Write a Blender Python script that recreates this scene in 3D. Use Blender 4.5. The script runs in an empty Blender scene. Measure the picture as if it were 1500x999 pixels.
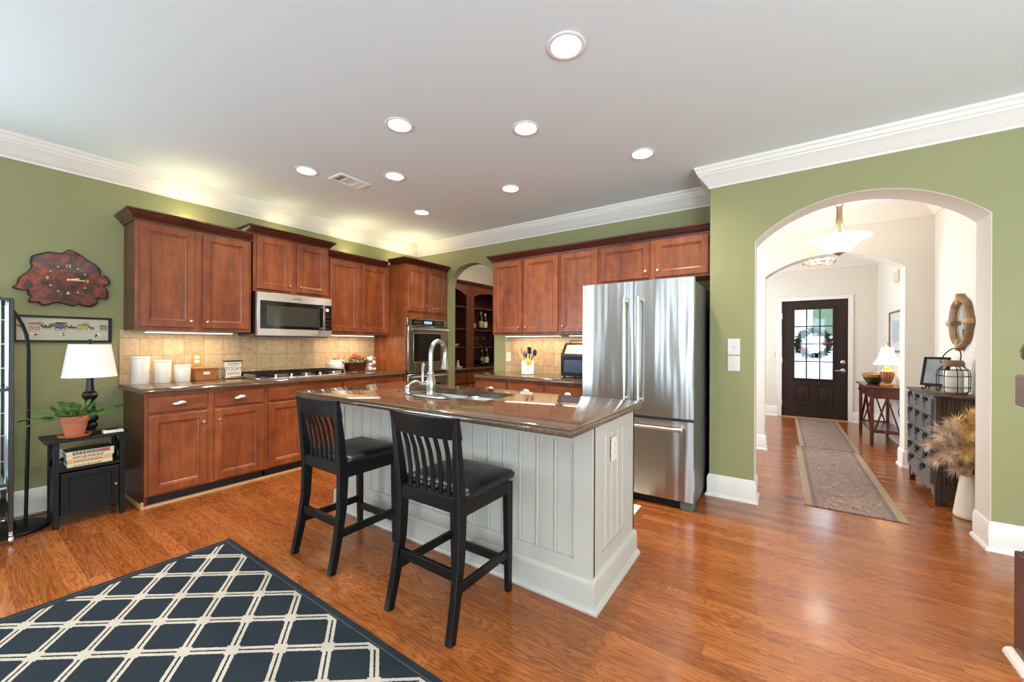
import bpy, bmesh, math, random
from mathutils import Vector, Matrix
random.seed(7)
PI = math.pi
scene = bpy.context.scene
COL = scene.collection

# ------------------------------------------------------------------ camera
cam_d = bpy.data.cameras.new('camera')
cam = bpy.data.objects.new('camera', cam_d)
COL.objects.link(cam)
cam_d.sensor_fit = 'HORIZONTAL'
cam_d.sensor_width = 36.0
cam_d.lens = 576.55 / 1500.0 * 36.0
cam_d.shift_y = (504.461 - 499.5) / 1500.0
cam_d.clip_start = 0.02
YAW, ROLL = math.radians(34.412), math.radians(0.232)
F_ = Vector((-math.sin(YAW), math.cos(YAW), 0))
R_ = Vector((math.cos(YAW), math.sin(YAW), 0))
U_ = R_.cross(F_)
R2 = R_ * math.cos(ROLL) + U_ * math.sin(ROLL)
U2 = -R_ * math.sin(ROLL) + U_ * math.cos(ROLL)
M = Matrix((R2, U2, -F_)).transposed().to_4x4()
M.translation = Vector((0, 0, 1.26))
cam.matrix_world = M
scene.camera = cam

# ------------------------------------------------------------------ exposure
vs = scene.view_settings
scene.display_settings.display_device = 'sRGB'
vs.view_transform = 'Standard'
vs.look = 'None'
vs.gamma = 1.0
vs.use_curve_mapping = False
vs.exposure = 0.42
scene.cycles.use_denoising = True
scene.cycles.max_bounces = 8
scene.cycles.diffuse_bounces = 5
scene.cycles.glossy_bounces = 4
scene.cycles.transparent_max_bounces = 8
scene.cycles.caustics_reflective = False
scene.cycles.caustics_refractive = False
scene.cycles.sample_clamp_indirect = 6.0

# ------------------------------------------------------------------ world and daylight
world = bpy.data.worlds.new('world')
scene.world = world
world.use_nodes = True
bg = world.node_tree.nodes['Background']
bg.inputs[0].default_value = (0.64, 0.82, 1.0, 1)
bg.inputs[1].default_value = 6.0

DAY = (0.68, 0.88, 1.0)
WARM = (1.0, 0.80, 0.56)
WARM2 = (1.0, 0.92, 0.80)

def area(name, loc, size, power, color, direction, size_y=None, spread=PI, shape=None):
    d = bpy.data.lights.new(name, 'AREA')
    d.energy = power
    d.color = color
    d.shape = shape or ('RECTANGLE' if size_y else 'SQUARE')
    d.size = size
    if size_y:
        d.size_y = size_y
    d.spread = spread
    o = bpy.data.objects.new(name, d)
    o.location = loc
    o.rotation_euler = Vector(direction).to_track_quat('-Z', 'Y').to_euler()
    COL.objects.link(o)
    return o

def point(name, loc, power, color, radius=0.03):
    d = bpy.data.lights.new(name, 'POINT')
    d.energy = power
    d.color = color
    d.shadow_soft_size = radius
    o = bpy.data.objects.new(name, d)
    o.location = loc
    COL.objects.link(o)
    return o

REAR_Y, RIGHT_X = -3.2, 3.4
WIN_REAR = [(-4.42, -4.05), (-2.45, -1.85), (-1.25, -0.45), (0.6, 1.5), (1.95, 3.1)]
for a, b in WIN_REAR:
    area('unseen_daylight', ((a + b) / 2, REAR_Y + 0.05, 1.45), b - a - 0.06, (4 if b < 1.8 else 115) * (b - a), DAY, (0, 1, 1.1), 1.75)  # unseen rear windows; strength and upward tilt added as fill
area('unseen_daylight', (-4.571 + 0.05, -1.65, 1.45), 1.3, 85, DAY, (1, 0.1, 0.1), 1.75)
area('unseen_daylight', (-4.571 + 0.05, -0.45, 1.45), 0.7, 26, DAY, (1, 0.0, 0.1), 1.75)
area('unseen_daylight', (RIGHT_X - 0.05, -0.5, 1.40), 4.6, 225, DAY, (-1, 0, 0.7), 2.1)  # added fill light in front of the solid right wall, out of view
# daylight of the hall and the foyer, from their left-hand windows out of sight
area('unseen_daylight', (-1.47, 4.95, 1.45), 1.0, 36, (0.80, 0.90, 1.0), (1, 0, 0), 1.5)
area('unseen_daylight', (-1.47, 7.2, 1.45), 1.5, 46, (0.78, 0.89, 1.0), (1, 0, 0), 1.5)

# ------------------------------------------------------------------ colour helper
def S(r, g, b):
    def c(v):
        v /= 255.0
        return v / 12.92 if v <= 0.04045 else ((v + 0.055) / 1.055) ** 2.4
    return (c(r), c(g), c(b), 1.0)

# ------------------------------------------------------------------ materials
def mat(name, col, rough=0.5, metal=0.0, noise=0.0, nscale=8.0, bump=0.0, bscale=60.0, coat=0.0, emit=None, estr=0.0, trans=0.0, spec=None, stretch=None, ior=None, aniso=0.0, sheen=0.0):
    m = bpy.data.materials.new(name)
    m.use_nodes = True
    n, l = m.node_tree.nodes, m.node_tree.links
    b = n['Principled BSDF']
    b.inputs['Base Color'].default_value = col
    b.inputs['Roughness'].default_value = rough
    b.inputs['Metallic'].default_value = metal
    if coat:
        b.inputs['Coat Weight'].default_value = coat
        b.inputs['Coat Roughness'].default_value = 0.08
    if trans:
        b.inputs['Transmission Weight'].default_value = trans
    if ior:
        b.inputs['IOR'].default_value = ior
    if spec is not None:
        b.inputs['Specular IOR Level'].default_value = spec
    if emit:
        b.inputs['Emission Color'].default_value = emit
        b.inputs['Emission Strength'].default_value = estr
    if sheen:
        b.inputs['Sheen Weight'].default_value = sheen
    tc = n.new('ShaderNodeTexCoord')
    vec = tc.outputs['Object']
    if stretch:
        mp = n.new('ShaderNodeMapping')
        mp.inputs['Scale'].default_value = stretch
        l.new(vec, mp.inputs[0])
        vec = mp.outputs[0]
    if noise:
        t = n.new('ShaderNodeTexNoise')
        t.inputs['Scale'].default_value = nscale
        t.inputs['Detail'].default_value = 5
        l.new(vec, t.inputs['Vector'])
        r = n.new('ShaderNodeMapRange')
        r.inputs['From Min'].default_value = 0.3
        r.inputs['From Max'].default_value = 0.7
        r.inputs['To Min'].default_value = 1 - noise
        r.inputs['To Max'].default_value = 1 + noise
        l.new(t.outputs['Fac'], r.inputs['Value'])
        mx = n.new('ShaderNodeMix')
        mx.data_type = 'RGBA'
        mx.blend_type = 'MULTIPLY'
        mx.inputs[0].default_value = 1
        mx.inputs[6].default_value = col
        l.new(r.outputs[0], mx.inputs[7])
        l.new(mx.outputs[2], b.inputs['Base Color'])
    if bump:
        t2 = n.new('ShaderNodeTexNoise')
        t2.inputs['Scale'].default_value = bscale
        t2.inputs['Detail'].default_value = 3
        l.new(vec, t2.inputs['Vector'])
        bp = n.new('ShaderNodeBump')
        bp.inputs['Strength'].default_value = bump
        bp.inputs['Distance'].default_value = 0.01
        l.new(t2.outputs['Fac'], bp.inputs['Height'])
        l.new(bp.outputs[0], b.inputs['Normal'])
    return m

class NT:
    """tiny node-graph helper"""
    def __init__(s, name, rough=0.5, metal=0.0):
        s.m = bpy.data.materials.new(name)
        s.m.use_nodes = True
        s.n, s.l = s.m.node_tree.nodes, s.m.node_tree.links
        s.b = s.n['Principled BSDF']
        s.b.inputs['Roughness'].default_value = rough
        s.b.inputs['Metallic'].default_value = metal
        s.tc = s.n.new('ShaderNodeTexCoord')
    def plug(s, v, sock):
        if hasattr(v, 'is_linked'):
            s.l.new(v, sock)
        else:
            sock.default_value = v
    def math(s, op, a, b=0.0, c=0.0):
        x = s.n.new('ShaderNodeMath')
        x.operation = op
        s.plug(a, x.inputs[0]); s.plug(b, x.inputs[1])
        if op in ('MULTIPLY_ADD', 'SMOOTH_MIN', 'WRAP', 'PINGPONG', 'COMPARE'):
            s.plug(c, x.inputs[2])
        return x.outputs[0]
    def sep(s, v=None):
        x = s.n.new('ShaderNodeSeparateXYZ')
        s.l.new(v or s.tc.outputs['Object'], x.inputs[0])
        return x.outputs
    def comb(s, x=0.0, y=0.0, z=0.0):
        c = s.n.new('ShaderNodeCombineXYZ')
        s.plug(x, c.inputs[0]); s.plug(y, c.inputs[1]); s.plug(z, c.inputs[2])
        return c.outputs[0]
    def noise(s, vec, scale=5.0, detail=4.0, dist=0.0, rough=0.5):
        t = s.n.new('ShaderNodeTexNoise')
        s.l.new(vec, t.inputs['Vector'])
        t.inputs['Scale'].default_value = scale
        t.inputs['Detail'].default_value = detail
        t.inputs['Distortion'].default_value = dist
        t.inputs['Roughness'].default_value = rough
        return t.outputs['Fac']
    def white(s, vec):
        t = s.n.new('ShaderNodeTexWhiteNoise')
        t.noise_dimensions = '3D'
        s.l.new(vec, t.inputs['Vector'])
        return t.outputs['Value']
    def ramp(s, fac, stops, interp='LINEAR'):
        r = s.n.new('ShaderNodeValToRGB')
        r.color_ramp.interpolation = interp
        e = r.color_ramp.elements
        while len(e) < len(stops):
            e.new(0.5)
        for q, (p, c) in zip(e, stops):
            q.position = p
            q.color = c
        s.l.new(fac, r.inputs[0])
        return r.outputs[0]
    def mix(s, fac, a, b, mode='MIX'):
        x = s.n.new('ShaderNodeMix')
        x.data_type = 'RGBA'
        x.blend_type = mode
        s.plug(fac, x.inputs[0]); s.plug(a, x.inputs[6]); s.plug(b, x.inputs[7])
        return x.outputs[2]
    def maprange(s, v, a, b, c, d):
        r = s.n.new('ShaderNodeMapRange')
        s.plug(v, r.inputs[0])
        for i, q in enumerate((a, b, c, d)):
            r.inputs[i + 1].default_value = q
        return r.outputs[0]
    def bump(s, h, strength=0.2, dist=0.01):
        x = s.n.new('ShaderNodeBump')
        x.inputs['Strength'].default_value = strength
        x.inputs['Distance'].default_value = dist
        s.l.new(h, x.inputs['Height'])
        s.l.new(x.outputs[0], s.b.inputs['Normal'])
    def color(s, c):
        s.plug(c, s.b.inputs['Base Color'])
        return s.m

def wood(name, dark, mid, light, rough=0.32, axis='z', coat=0.15, fine=40.0):
    """stained wood, grain running along one axis"""
    t = NT(name, rough)
    x, y, z = t.sep()
    k = 0.12
    sc = {'z': (1, 1, k), 'x': (k, 1, 1), 'y': (1, k, 1)}[axis]
    v = t.comb(t.math('MULTIPLY', x, sc[0]), t.math('MULTIPLY', y, sc[1]), t.math('MULTIPLY', z, sc[2]))
    g = t.math('ADD', t.math('MULTIPLY', t.noise(v, 6.0, 6.0, 0.6), 0.6), t.math('MULTIPLY', t.noise(t.tc.outputs['Object'], 9.0, 3.0), 0.4))
    f = t.noise(v, fine, 3.0)
    fac = t.math('ADD', t.math('MULTIPLY', g, 0.75), t.math('MULTIPLY', f, 0.25))
    c = t.ramp(fac, [(0.36, dark), (0.5, mid), (0.64, light)])
    t.b.inputs['Coat Weight'].default_value = coat
    t.b.inputs['Coat Roughness'].default_value = 0.15
    return t.color(c)

def floor_mat():
    t = NT('oak_floor', 0.24)
    x, y, z = t.sep()
    W, L = 0.0815, 1.05
    rowf = t.math('DIVIDE', t.math('ADD', y, 20.0), W)
    row = t.math('FLOOR', rowf)
    r1 = t.white(t.comb(row, 3.7, 0.0))
    xf = t.math('DIVIDE', t.math('ADD', t.math('ADD', x, 30.0), t.math('MULTIPLY', r1, 7.3)), L)
    col = t.math('FLOOR', xf)
    idv = t.white(t.comb(row, col, 1.0))
    base = t.ramp(idv, [(0.0, S(146, 82, 37)), (0.35, S(157, 90, 42)), (0.7, S(165, 97, 46)), (1.0, S(174, 105, 52))])
    off = t.math('MULTIPLY', idv, 37.0)
    gv = t.comb(t.math('ADD', t.math('MULTIPLY', x, 1.3), off), t.math('MULTIPLY', y, 9.0), off)
    n1 = t.noise(gv, 1.35, 2.0, 0.8)
    rings = t.math('SINE', t.math('MULTIPLY', n1, 90.0))
    rings = t.maprange(rings, -0.2, 1.0, 0.0, 1.0)
    fv = t.comb(t.math('MULTIPLY', x, 6.0), t.math('MULTIPLY', y, 160.0), off)
    pores = t.maprange(t.noise(fv, 1.0, 3.0), 0.42, 0.62, 0.0, 1.0)
    dark = t.mix(1.0, base, S(188, 140, 108), 'MULTIPLY')
    c = t.mix(t.math('MULTIPLY', rings, 0.60), base, dark)
    c = t.mix(t.math('MULTIPLY', pores, 0.45), c, dark)
    fy = t.math('FRACT', rowf)
    fx = t.math('FRACT', xf)
    gy = t.math('LESS_THAN', t.math('MINIMUM', fy, t.math('SUBTRACT', 1.0, fy)), 0.013)
    gx = t.math('LESS_THAN', t.math('MINIMUM', fx, t.math('SUBTRACT', 1.0, fx)), 0.0012)
    gap = t.math('MAXIMUM', gy, gx)
    c = t.mix(t.math('MULTIPLY', gap, 0.42), c, S(60, 30, 14))
    t.b.inputs['Coat Weight'].default_value = 0.25
    t.b.inputs['Coat Roughness'].default_value = 0.12
    big = t.noise(t.comb(x, t.math('MULTIPLY', y, 3.0), 0.0), 3.0, 2.0)
    wav = t.math('ADD', t.math('MULTIPLY', big, 0.6), t.math('MULTIPLY', idv, 0.25))
    t.bump(t.math('SUBTRACT', wav, t.math('MULTIPLY', gap, 0.25)), 0.11, 0.02)
    return t.color(c)

def tile_mat(name, ax):
    t = NT(name, 0.42)
    p = t.sep()
    u, v = p[ax], p[2]
    W = 0.1525
    uf = t.math('DIVIDE', t.math('ADD', u, 20.06), W)
    vf = t.math('DIVIDE', t.math('SUBTRACT', v, 0.845), W)
    fu, fv = t.math('FRACT', uf), t.math('FRACT', vf)
    e = t.math('MINIMUM', t.math('MINIMUM', fu, t.math('SUBTRACT', 1.0, fu)), t.math('MINIMUM', fv, t.math('SUBTRACT', 1.0, fv)))
    grout = t.math('LESS_THAN', e, 0.017)
    idv = t.white(t.comb(t.math('FLOOR', uf), t.math('FLOOR', vf), 2.0))
    n = t.noise(t.tc.outputs['Object'], 28.0, 5.0, 0.3)
    c = t.ramp(t.math('ADD', t.math('MULTIPLY', n, 0.75), t.math('MULTIPLY', idv, 0.25)), [(0.25, S(168, 138, 104)), (0.55, S(192, 163, 126)), (0.8, S(206, 180, 144))])
    c = t.mix(grout, c, S(156, 130, 99))
    t.bump(t.maprange(e, 0.0, 0.03, 0.0, 1.0), 0.25, 0.004)
    return t.color(c)

def quartz_mat():
    t = NT('brown_quartz', 0.07)
    o = t.tc.outputs['Object']
    n = t.noise(o, 420.0, 2.0)
    n2 = t.noise(o, 150.0, 3.0)
    c = t.ramp(n, [(0.36, S(38, 26, 22)), (0.50, S(90, 68, 52)), (0.62, S(122, 94, 70)), (0.72, S(172, 144, 114))])
    c = t.mix(t.maprange(n2, 0.45, 0.7, 0.0, 0.4), c, S(84, 54, 46))
    t.b.inputs['IOR'].default_value = 1.8
    return t.color(c)

def rug_mat():
    """trellis rug: cream double lines in diamonds on charcoal, plain border"""
    t = NT('trellis_rug', 0.95)
    t.b.inputs['Specular IOR Level'].default_value = 0.12
    x, y, z = t.sep()
    wob = t.math('MULTIPLY', t.math('SUBTRACT', t.noise(t.tc.outputs['Object'], 160.0, 1.0), 0.5), 0.028)
    P, Q = 0.304, 0.2315
    u = t.math('DIVIDE', t.math('SUBTRACT', x, RUG[4]), P)
    v = t.math('DIVIDE', t.math('SUBTRACT', y, RUG[5]), Q)
    a = t.math('ADD', t.math('ADD', u, v), wob)
    b = t.math('ADD', t.math('SUBTRACT', u, v), wob)
    def dist(q):
        f = t.math('FRACT', t.math('ADD', q, 50.5))
        return t.math('ABSOLUTE', t.math('SUBTRACT', f, 0.5))
    da, db = dist(a), dist(b)
    def band(d):
        return t.math('MULTIPLY', t.math('LESS_THAN', d, 0.094), t.math('GREATER_THAN', d, 0.020))
    lines = t.math('MAXIMUM', band(da), band(db))
    node = t.math('LESS_THAN', t.math('MAXIMUM', da, db), 0.135)
    pat = t.math('MAXIMUM', lines, node)
    BX = 0.125
    inx = t.math('MULTIPLY', t.math('GREATER_THAN', x, RUG[0] + 0.06), t.math('LESS_THAN', x, RUG[1] - BX))
    iny = t.math('MULTIPLY', t.math('GREATER_THAN', y, RUG[2] + 0.04), t.math('LESS_THAN', y, RUG[3] - 0.040))
    pat = t.math('MULTIPLY', pat, t.math('MULTIPLY', inx, iny))
    thr = t.noise(t.comb(t.math('MULTIPLY', x, 1.0), t.math('MULTIPLY', y, 6.0), 0.0), 120.0, 3.0)
    dk = t.ramp(thr, [(0.3, S(24, 30, 36)), (0.7, S(46, 54, 61))])
    lt = t.ramp(thr, [(0.3, S(164, 153, 140)), (0.7, S(196, 185, 172))])
    c = t.mix(pat, dk, lt)
    ex = t.math('MINIMUM', t.math('SUBTRACT', x, RUG[0]), t.math('SUBTRACT', RUG[1], x))
    ey = t.math('MINIMUM', t.math('SUBTRACT', y, RUG[2]), t.math('SUBTRACT', RUG[3], y))
    e = t.math('MINIMUM', ex, ey)
    stitch = t.math('MULTIPLY', t.math('GREATER_THAN', e, 0.030), t.math('LESS_THAN', e, 0.0335))
    c = t.mix(t.math('MULTIPLY', stitch, 0.5), c, S(120, 108, 96))
    t.bump(t.math('ADD', pat, t.math('MULTIPLY', thr, 0.4)), 0.5, 0.006)
    return t.color(c)

RUG = (-2.918, -0.70, -0.46, 1.066, -2.453, 0.9135)

def runner_mat(name):
    t = NT(name, 0.95)
    o = t.tc.outputs['Object']
    x, y, z = t.sep()
    n = t.noise(t.comb(x, t.math('MULTIPLY', y, 1.0), 0.0), 16.0, 4.0, 2.6)
    n3 = t.noise(t.comb(t.math('ABSOLUTE', x), y, 5.0), 5.0, 2.0, 1.2)
    c = t.ramp(n, [(0.36, S(94, 72, 66)), (0.46, S(158, 126, 106)), (0.54, S(112, 90, 86)), (0.66, S(188, 158, 130))])
    c = t.mix(t.maprange(n3, 0.40, 0.65, 0.0, 0.55), c, S(132, 112, 112))
    ax = t.math('ABSOLUTE', x)
    edge = t.math('GREATER_THAN', ax, 0.245)
    band = t.math('MULTIPLY', t.math('GREATER_THAN', ax, 0.215), t.math('LESS_THAN', ax, 0.245))
    c = t.mix(edge, c, S(158, 130, 106))
    c = t.mix(t.math('MULTIPLY', band, 0.8), c, S(112, 92, 84))
    t.bump(n, 0.3, 0.004)
    return t.color(c)

def clock_mat():
    t = NT('lacquered_burl', 0.10)
    o = t.tc.outputs['Object']
    n = t.noise(o, 5.0, 4.0, 2.5)
    n2 = t.noise(o, 11.0, 6.0, 1.5)
    f = t.math('ADD', t.math('MULTIPLY', n, 0.6), t.math('MULTIPLY', n2, 0.4))
    c = t.ramp(f, [(0.36, S(26, 7, 4)), (0.46, S(78, 24, 10)), (0.54, S(124, 44, 16)), (0.66, S(158, 72, 28))])
    t.b.inputs['Coat Weight'].default_value = 0.5
    return t.color(c)

def steel_mat(name, rough=0.22, col=(186, 184, 180), wave=0.7, metal=1.0):
    """stainless brushed across: reflections drawn out upright, slightly wavy sheet"""
    t = NT(name, rough, metal)
    x, y, z = t.sep()
    wv = t.noise(t.comb(t.math('MULTIPLY', x, 6.0), t.math('MULTIPLY', y, 6.0), t.math('MULTIPLY', z, 0.4)), 1.6, 1.0)
    t.bump(wv, wave, 0.012)
    t.b.inputs['Anisotropic'].default_value = 0.88
    t.l.new(t.comb(0.0, 0.0, 1.0), t.b.inputs['Tangent'])
    return t.color(S(*col))

def glass_mat(name, tint=(1, 1, 1, 1), refl=0.10):
    m = bpy.data.materials.new(name)
    m.use_nodes = True
    n, l = m.node_tree.nodes, m.node_tree.links
    n.remove(n['Principled BSDF'])
    tr = n.new('ShaderNodeBsdfTransparent')
    tr.inputs[0].default_value = tint
    gl = n.new('ShaderNodeBsdfGlossy')
    gl.inputs['Roughness'].default_value = 0.02
    fr = n.new('ShaderNodeFresnel')
    fr.inputs[0].default_value = 1.45
    mx = n.new('ShaderNodeMixShader')
    l.new(fr.outputs[0], mx.inputs[0])
    l.new(tr.outputs[0], mx.inputs[1])
    l.new(gl.outputs[0], mx.inputs[2])
    l.new(mx.outputs[0], n['Material Output'].inputs[0])
    return m

MAT = {}
MAT['ceiling'] = mat('ceiling_paint', S(228, 238, 240), 0.9, bump=0.02, bscale=200)
MAT['rearwall'] = mat('greige_wall_paint', S(150, 147, 142), 0.8)
MAT['green'] = mat('green_wall_paint', S(149, 146, 101), 0.75, noise=0.02, nscale=1.5)
MAT['hallwall'] = mat('warm_white_wall_paint', S(222, 212, 199), 0.8)
MAT['cream'] = mat('cream_wall_paint', S(226, 214, 190), 0.8)
MAT['trim'] = mat('white_trim_paint', S(232, 224, 214), 0.4)
MAT['floor'] = floor_mat()
MAT['cherry'] = wood('cherry_wood', S(102, 45, 22), S(131, 65, 30), S(157, 86, 43), 0.36)
MAT['cherry_h'] = wood('cherry_wood_level', S(102, 45, 22), S(131, 65, 30), S(157, 86, 43), 0.36, axis='y')
MAT['cherry_x'] = wood('cherry_wood_across', S(102, 45, 22), S(131, 65, 30), S(157, 86, 43), 0.36, axis='x')
MAT['crownwood'] = wood('dark_cherry_moulding', S(52, 19, 12), S(72, 27, 16), S(92, 37, 21), 0.32, axis='y')
MAT['crownwood_x'] = wood('dark_cherry_moulding_across', S(52, 19, 12), S(72, 27, 16), S(92, 37, 21), 0.32, axis='x')
MAT['cherry_shaded'] = wood('shaded_cherry_panel', S(62, 22, 14), S(84, 32, 19), S(108, 46, 26), 0.36)  # darker copy of the cherry, shade of the cabinet sides in its colour
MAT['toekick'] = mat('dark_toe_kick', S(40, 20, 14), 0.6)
MAT['shoewood'] = mat('light_wood_shoe', S(188, 146, 98), 0.5, noise=0.1)
MAT['tile_left'] = tile_mat('tan_tile_long_wall', 1)
MAT['tile_back'] = tile_mat('tan_tile_end_wall', 0)
MAT['quartz'] = quartz_mat()
MAT['steel'] = steel_mat('brushed_stainless')
MAT['steel_left'] = steel_mat('brushed_stainless_microwave', 0.32, (214, 209, 200), 0.2, 0.85)
MAT['steel_v'] = mat('brushed_stainless_level', S(190, 188, 184), 0.3, 1.0)
MAT['sink'] = mat('sink_steel', S(200, 202, 204), 0.28, 1.0)
MAT['chrome'] = mat('polished_chrome', S(215, 213, 210), 0.10, 1.0)
MAT['nickel'] = mat('satin_nickel', S(205, 198, 186), 0.28, 1.0)
MAT['brass'] = mat('aged_brass', S(190, 156, 92), 0.3, 1.0)
MAT['blackglass'] = mat('black_glass', S(14, 14, 15), 0.06, coat=0.3)
MAT['ovenglass'] = mat('oven_window_glass', S(20, 19, 17), 0.05, coat=0.5)
MAT['black'] = mat('black_satin_paint', S(11, 11, 12), 0.42, spec=0.3)
MAT['chairblack'] = mat('black_stained_wood', S(8, 7, 8), 0.4, noise=0.15, nscale=20, spec=0.32)
MAT['leather'] = mat('black_leather', S(9, 9, 10), 0.36, bump=0.06, bscale=220)
MAT['iron'] = mat('black_iron', S(10, 10, 11), 0.5, spec=0.3)
MAT['graypaint'] = mat('fridge_side_gray', S(92, 92, 86), 0.5, bump=0.08, bscale=500)
MAT['island'] = mat('island_greige_paint', S(184, 177, 166), 0.42)
MAT['white'] = mat('white_plastic', S(222, 216, 204), 0.4)
MAT['almond'] = mat('almond_plastic', S(184, 144, 84), 0.4)
MAT['ceramic'] = mat('white_ceramic', S(226, 217, 203), 0.25, coat=0.3)
MAT['cream_cer'] = mat('cream_ceramic', S(226, 214, 192), 0.35, noise=0.04)
MAT['shade'] = mat('white_linen_shade', S(238, 236, 232), 0.9, bump=0.1, bscale=400)
MAT['terracotta'] = mat('terracotta', S(178, 108, 78), 0.8, noise=0.15, nscale=12)
MAT['terracotta2'] = mat('terracotta_saucer', S(186, 104, 64), 0.7, noise=0.1, nscale=12)
MAT['soil'] = mat('potting_soil', S(52, 38, 28), 0.95, bump=0.6, bscale=120)
MAT['leaf'] = mat('cactus_leaf_green', S(72, 108, 44), 0.45, noise=0.25, nscale=25)
MAT['rug'] = rug_mat()
MAT['rugedge'] = mat('charcoal_rug_binding', S(46, 54, 62), 0.95)
MAT['paper'] = mat('picture_paper', S(196, 188, 162), 0.7, noise=0.05, nscale=10)
MAT['bronze'] = mat('dark_bronze', S(18, 12, 11), 0.38)
MAT['glass'] = glass_mat('window_glass')
MAT['smoke'] = mat('clear_tumbler_glass', (0.9, 0.92, 0.92, 1), 0.02, trans=1.0, ior=1.3)
MAT['ink'] = mat('printed_ink', S(46, 36, 30), 0.8)
MAT['lens'] = mat('lamp_lens', (1, 1, 1, 1), 0.5, emit=(1.0, 0.94, 0.85, 1), estr=12.0)
MAT['ucl'] = mat('under_cabinet_lens', (1, 1, 1, 1), 0.5, emit=(1.0, 0.84, 0.60, 1), estr=4.0)
MAT['canwhite'] = mat('white_lamp_trim', S(240, 238, 234), 0.45)
MAT['door'] = mat('dark_brown_door_paint', S(48, 32, 26), 0.5, spec=0.25)
MAT['clock'] = clock_mat()
MAT['bark'] = mat('dark_bark', S(40, 30, 30), 0.8, noise=0.3, nscale=30, bump=0.5, bscale=80)

# ------------------------------------------------------------------ mesh building
ORG = {}

def setp(o, label=None, cat=None, group=None, kind=None):
    if label: o['label'] = label
    if cat: o['category'] = cat
    if group: o['group'] = group
    if kind: o['kind'] = kind
    return o

def thing(name, label, cat, loc, group=None, rotz=0.0, kind=None):
    o = bpy.data.objects.new(name, None)
    o.empty_display_size = 0.1
    o.location = loc
    o.rotation_euler = (0, 0, rotz)
    COL.objects.link(o)
    ORG[o.name] = Matrix.Translation(Vector(loc)) @ Matrix.Rotation(rotz, 4, 'Z')
    return setp(o, label, cat, group, kind)

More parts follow.
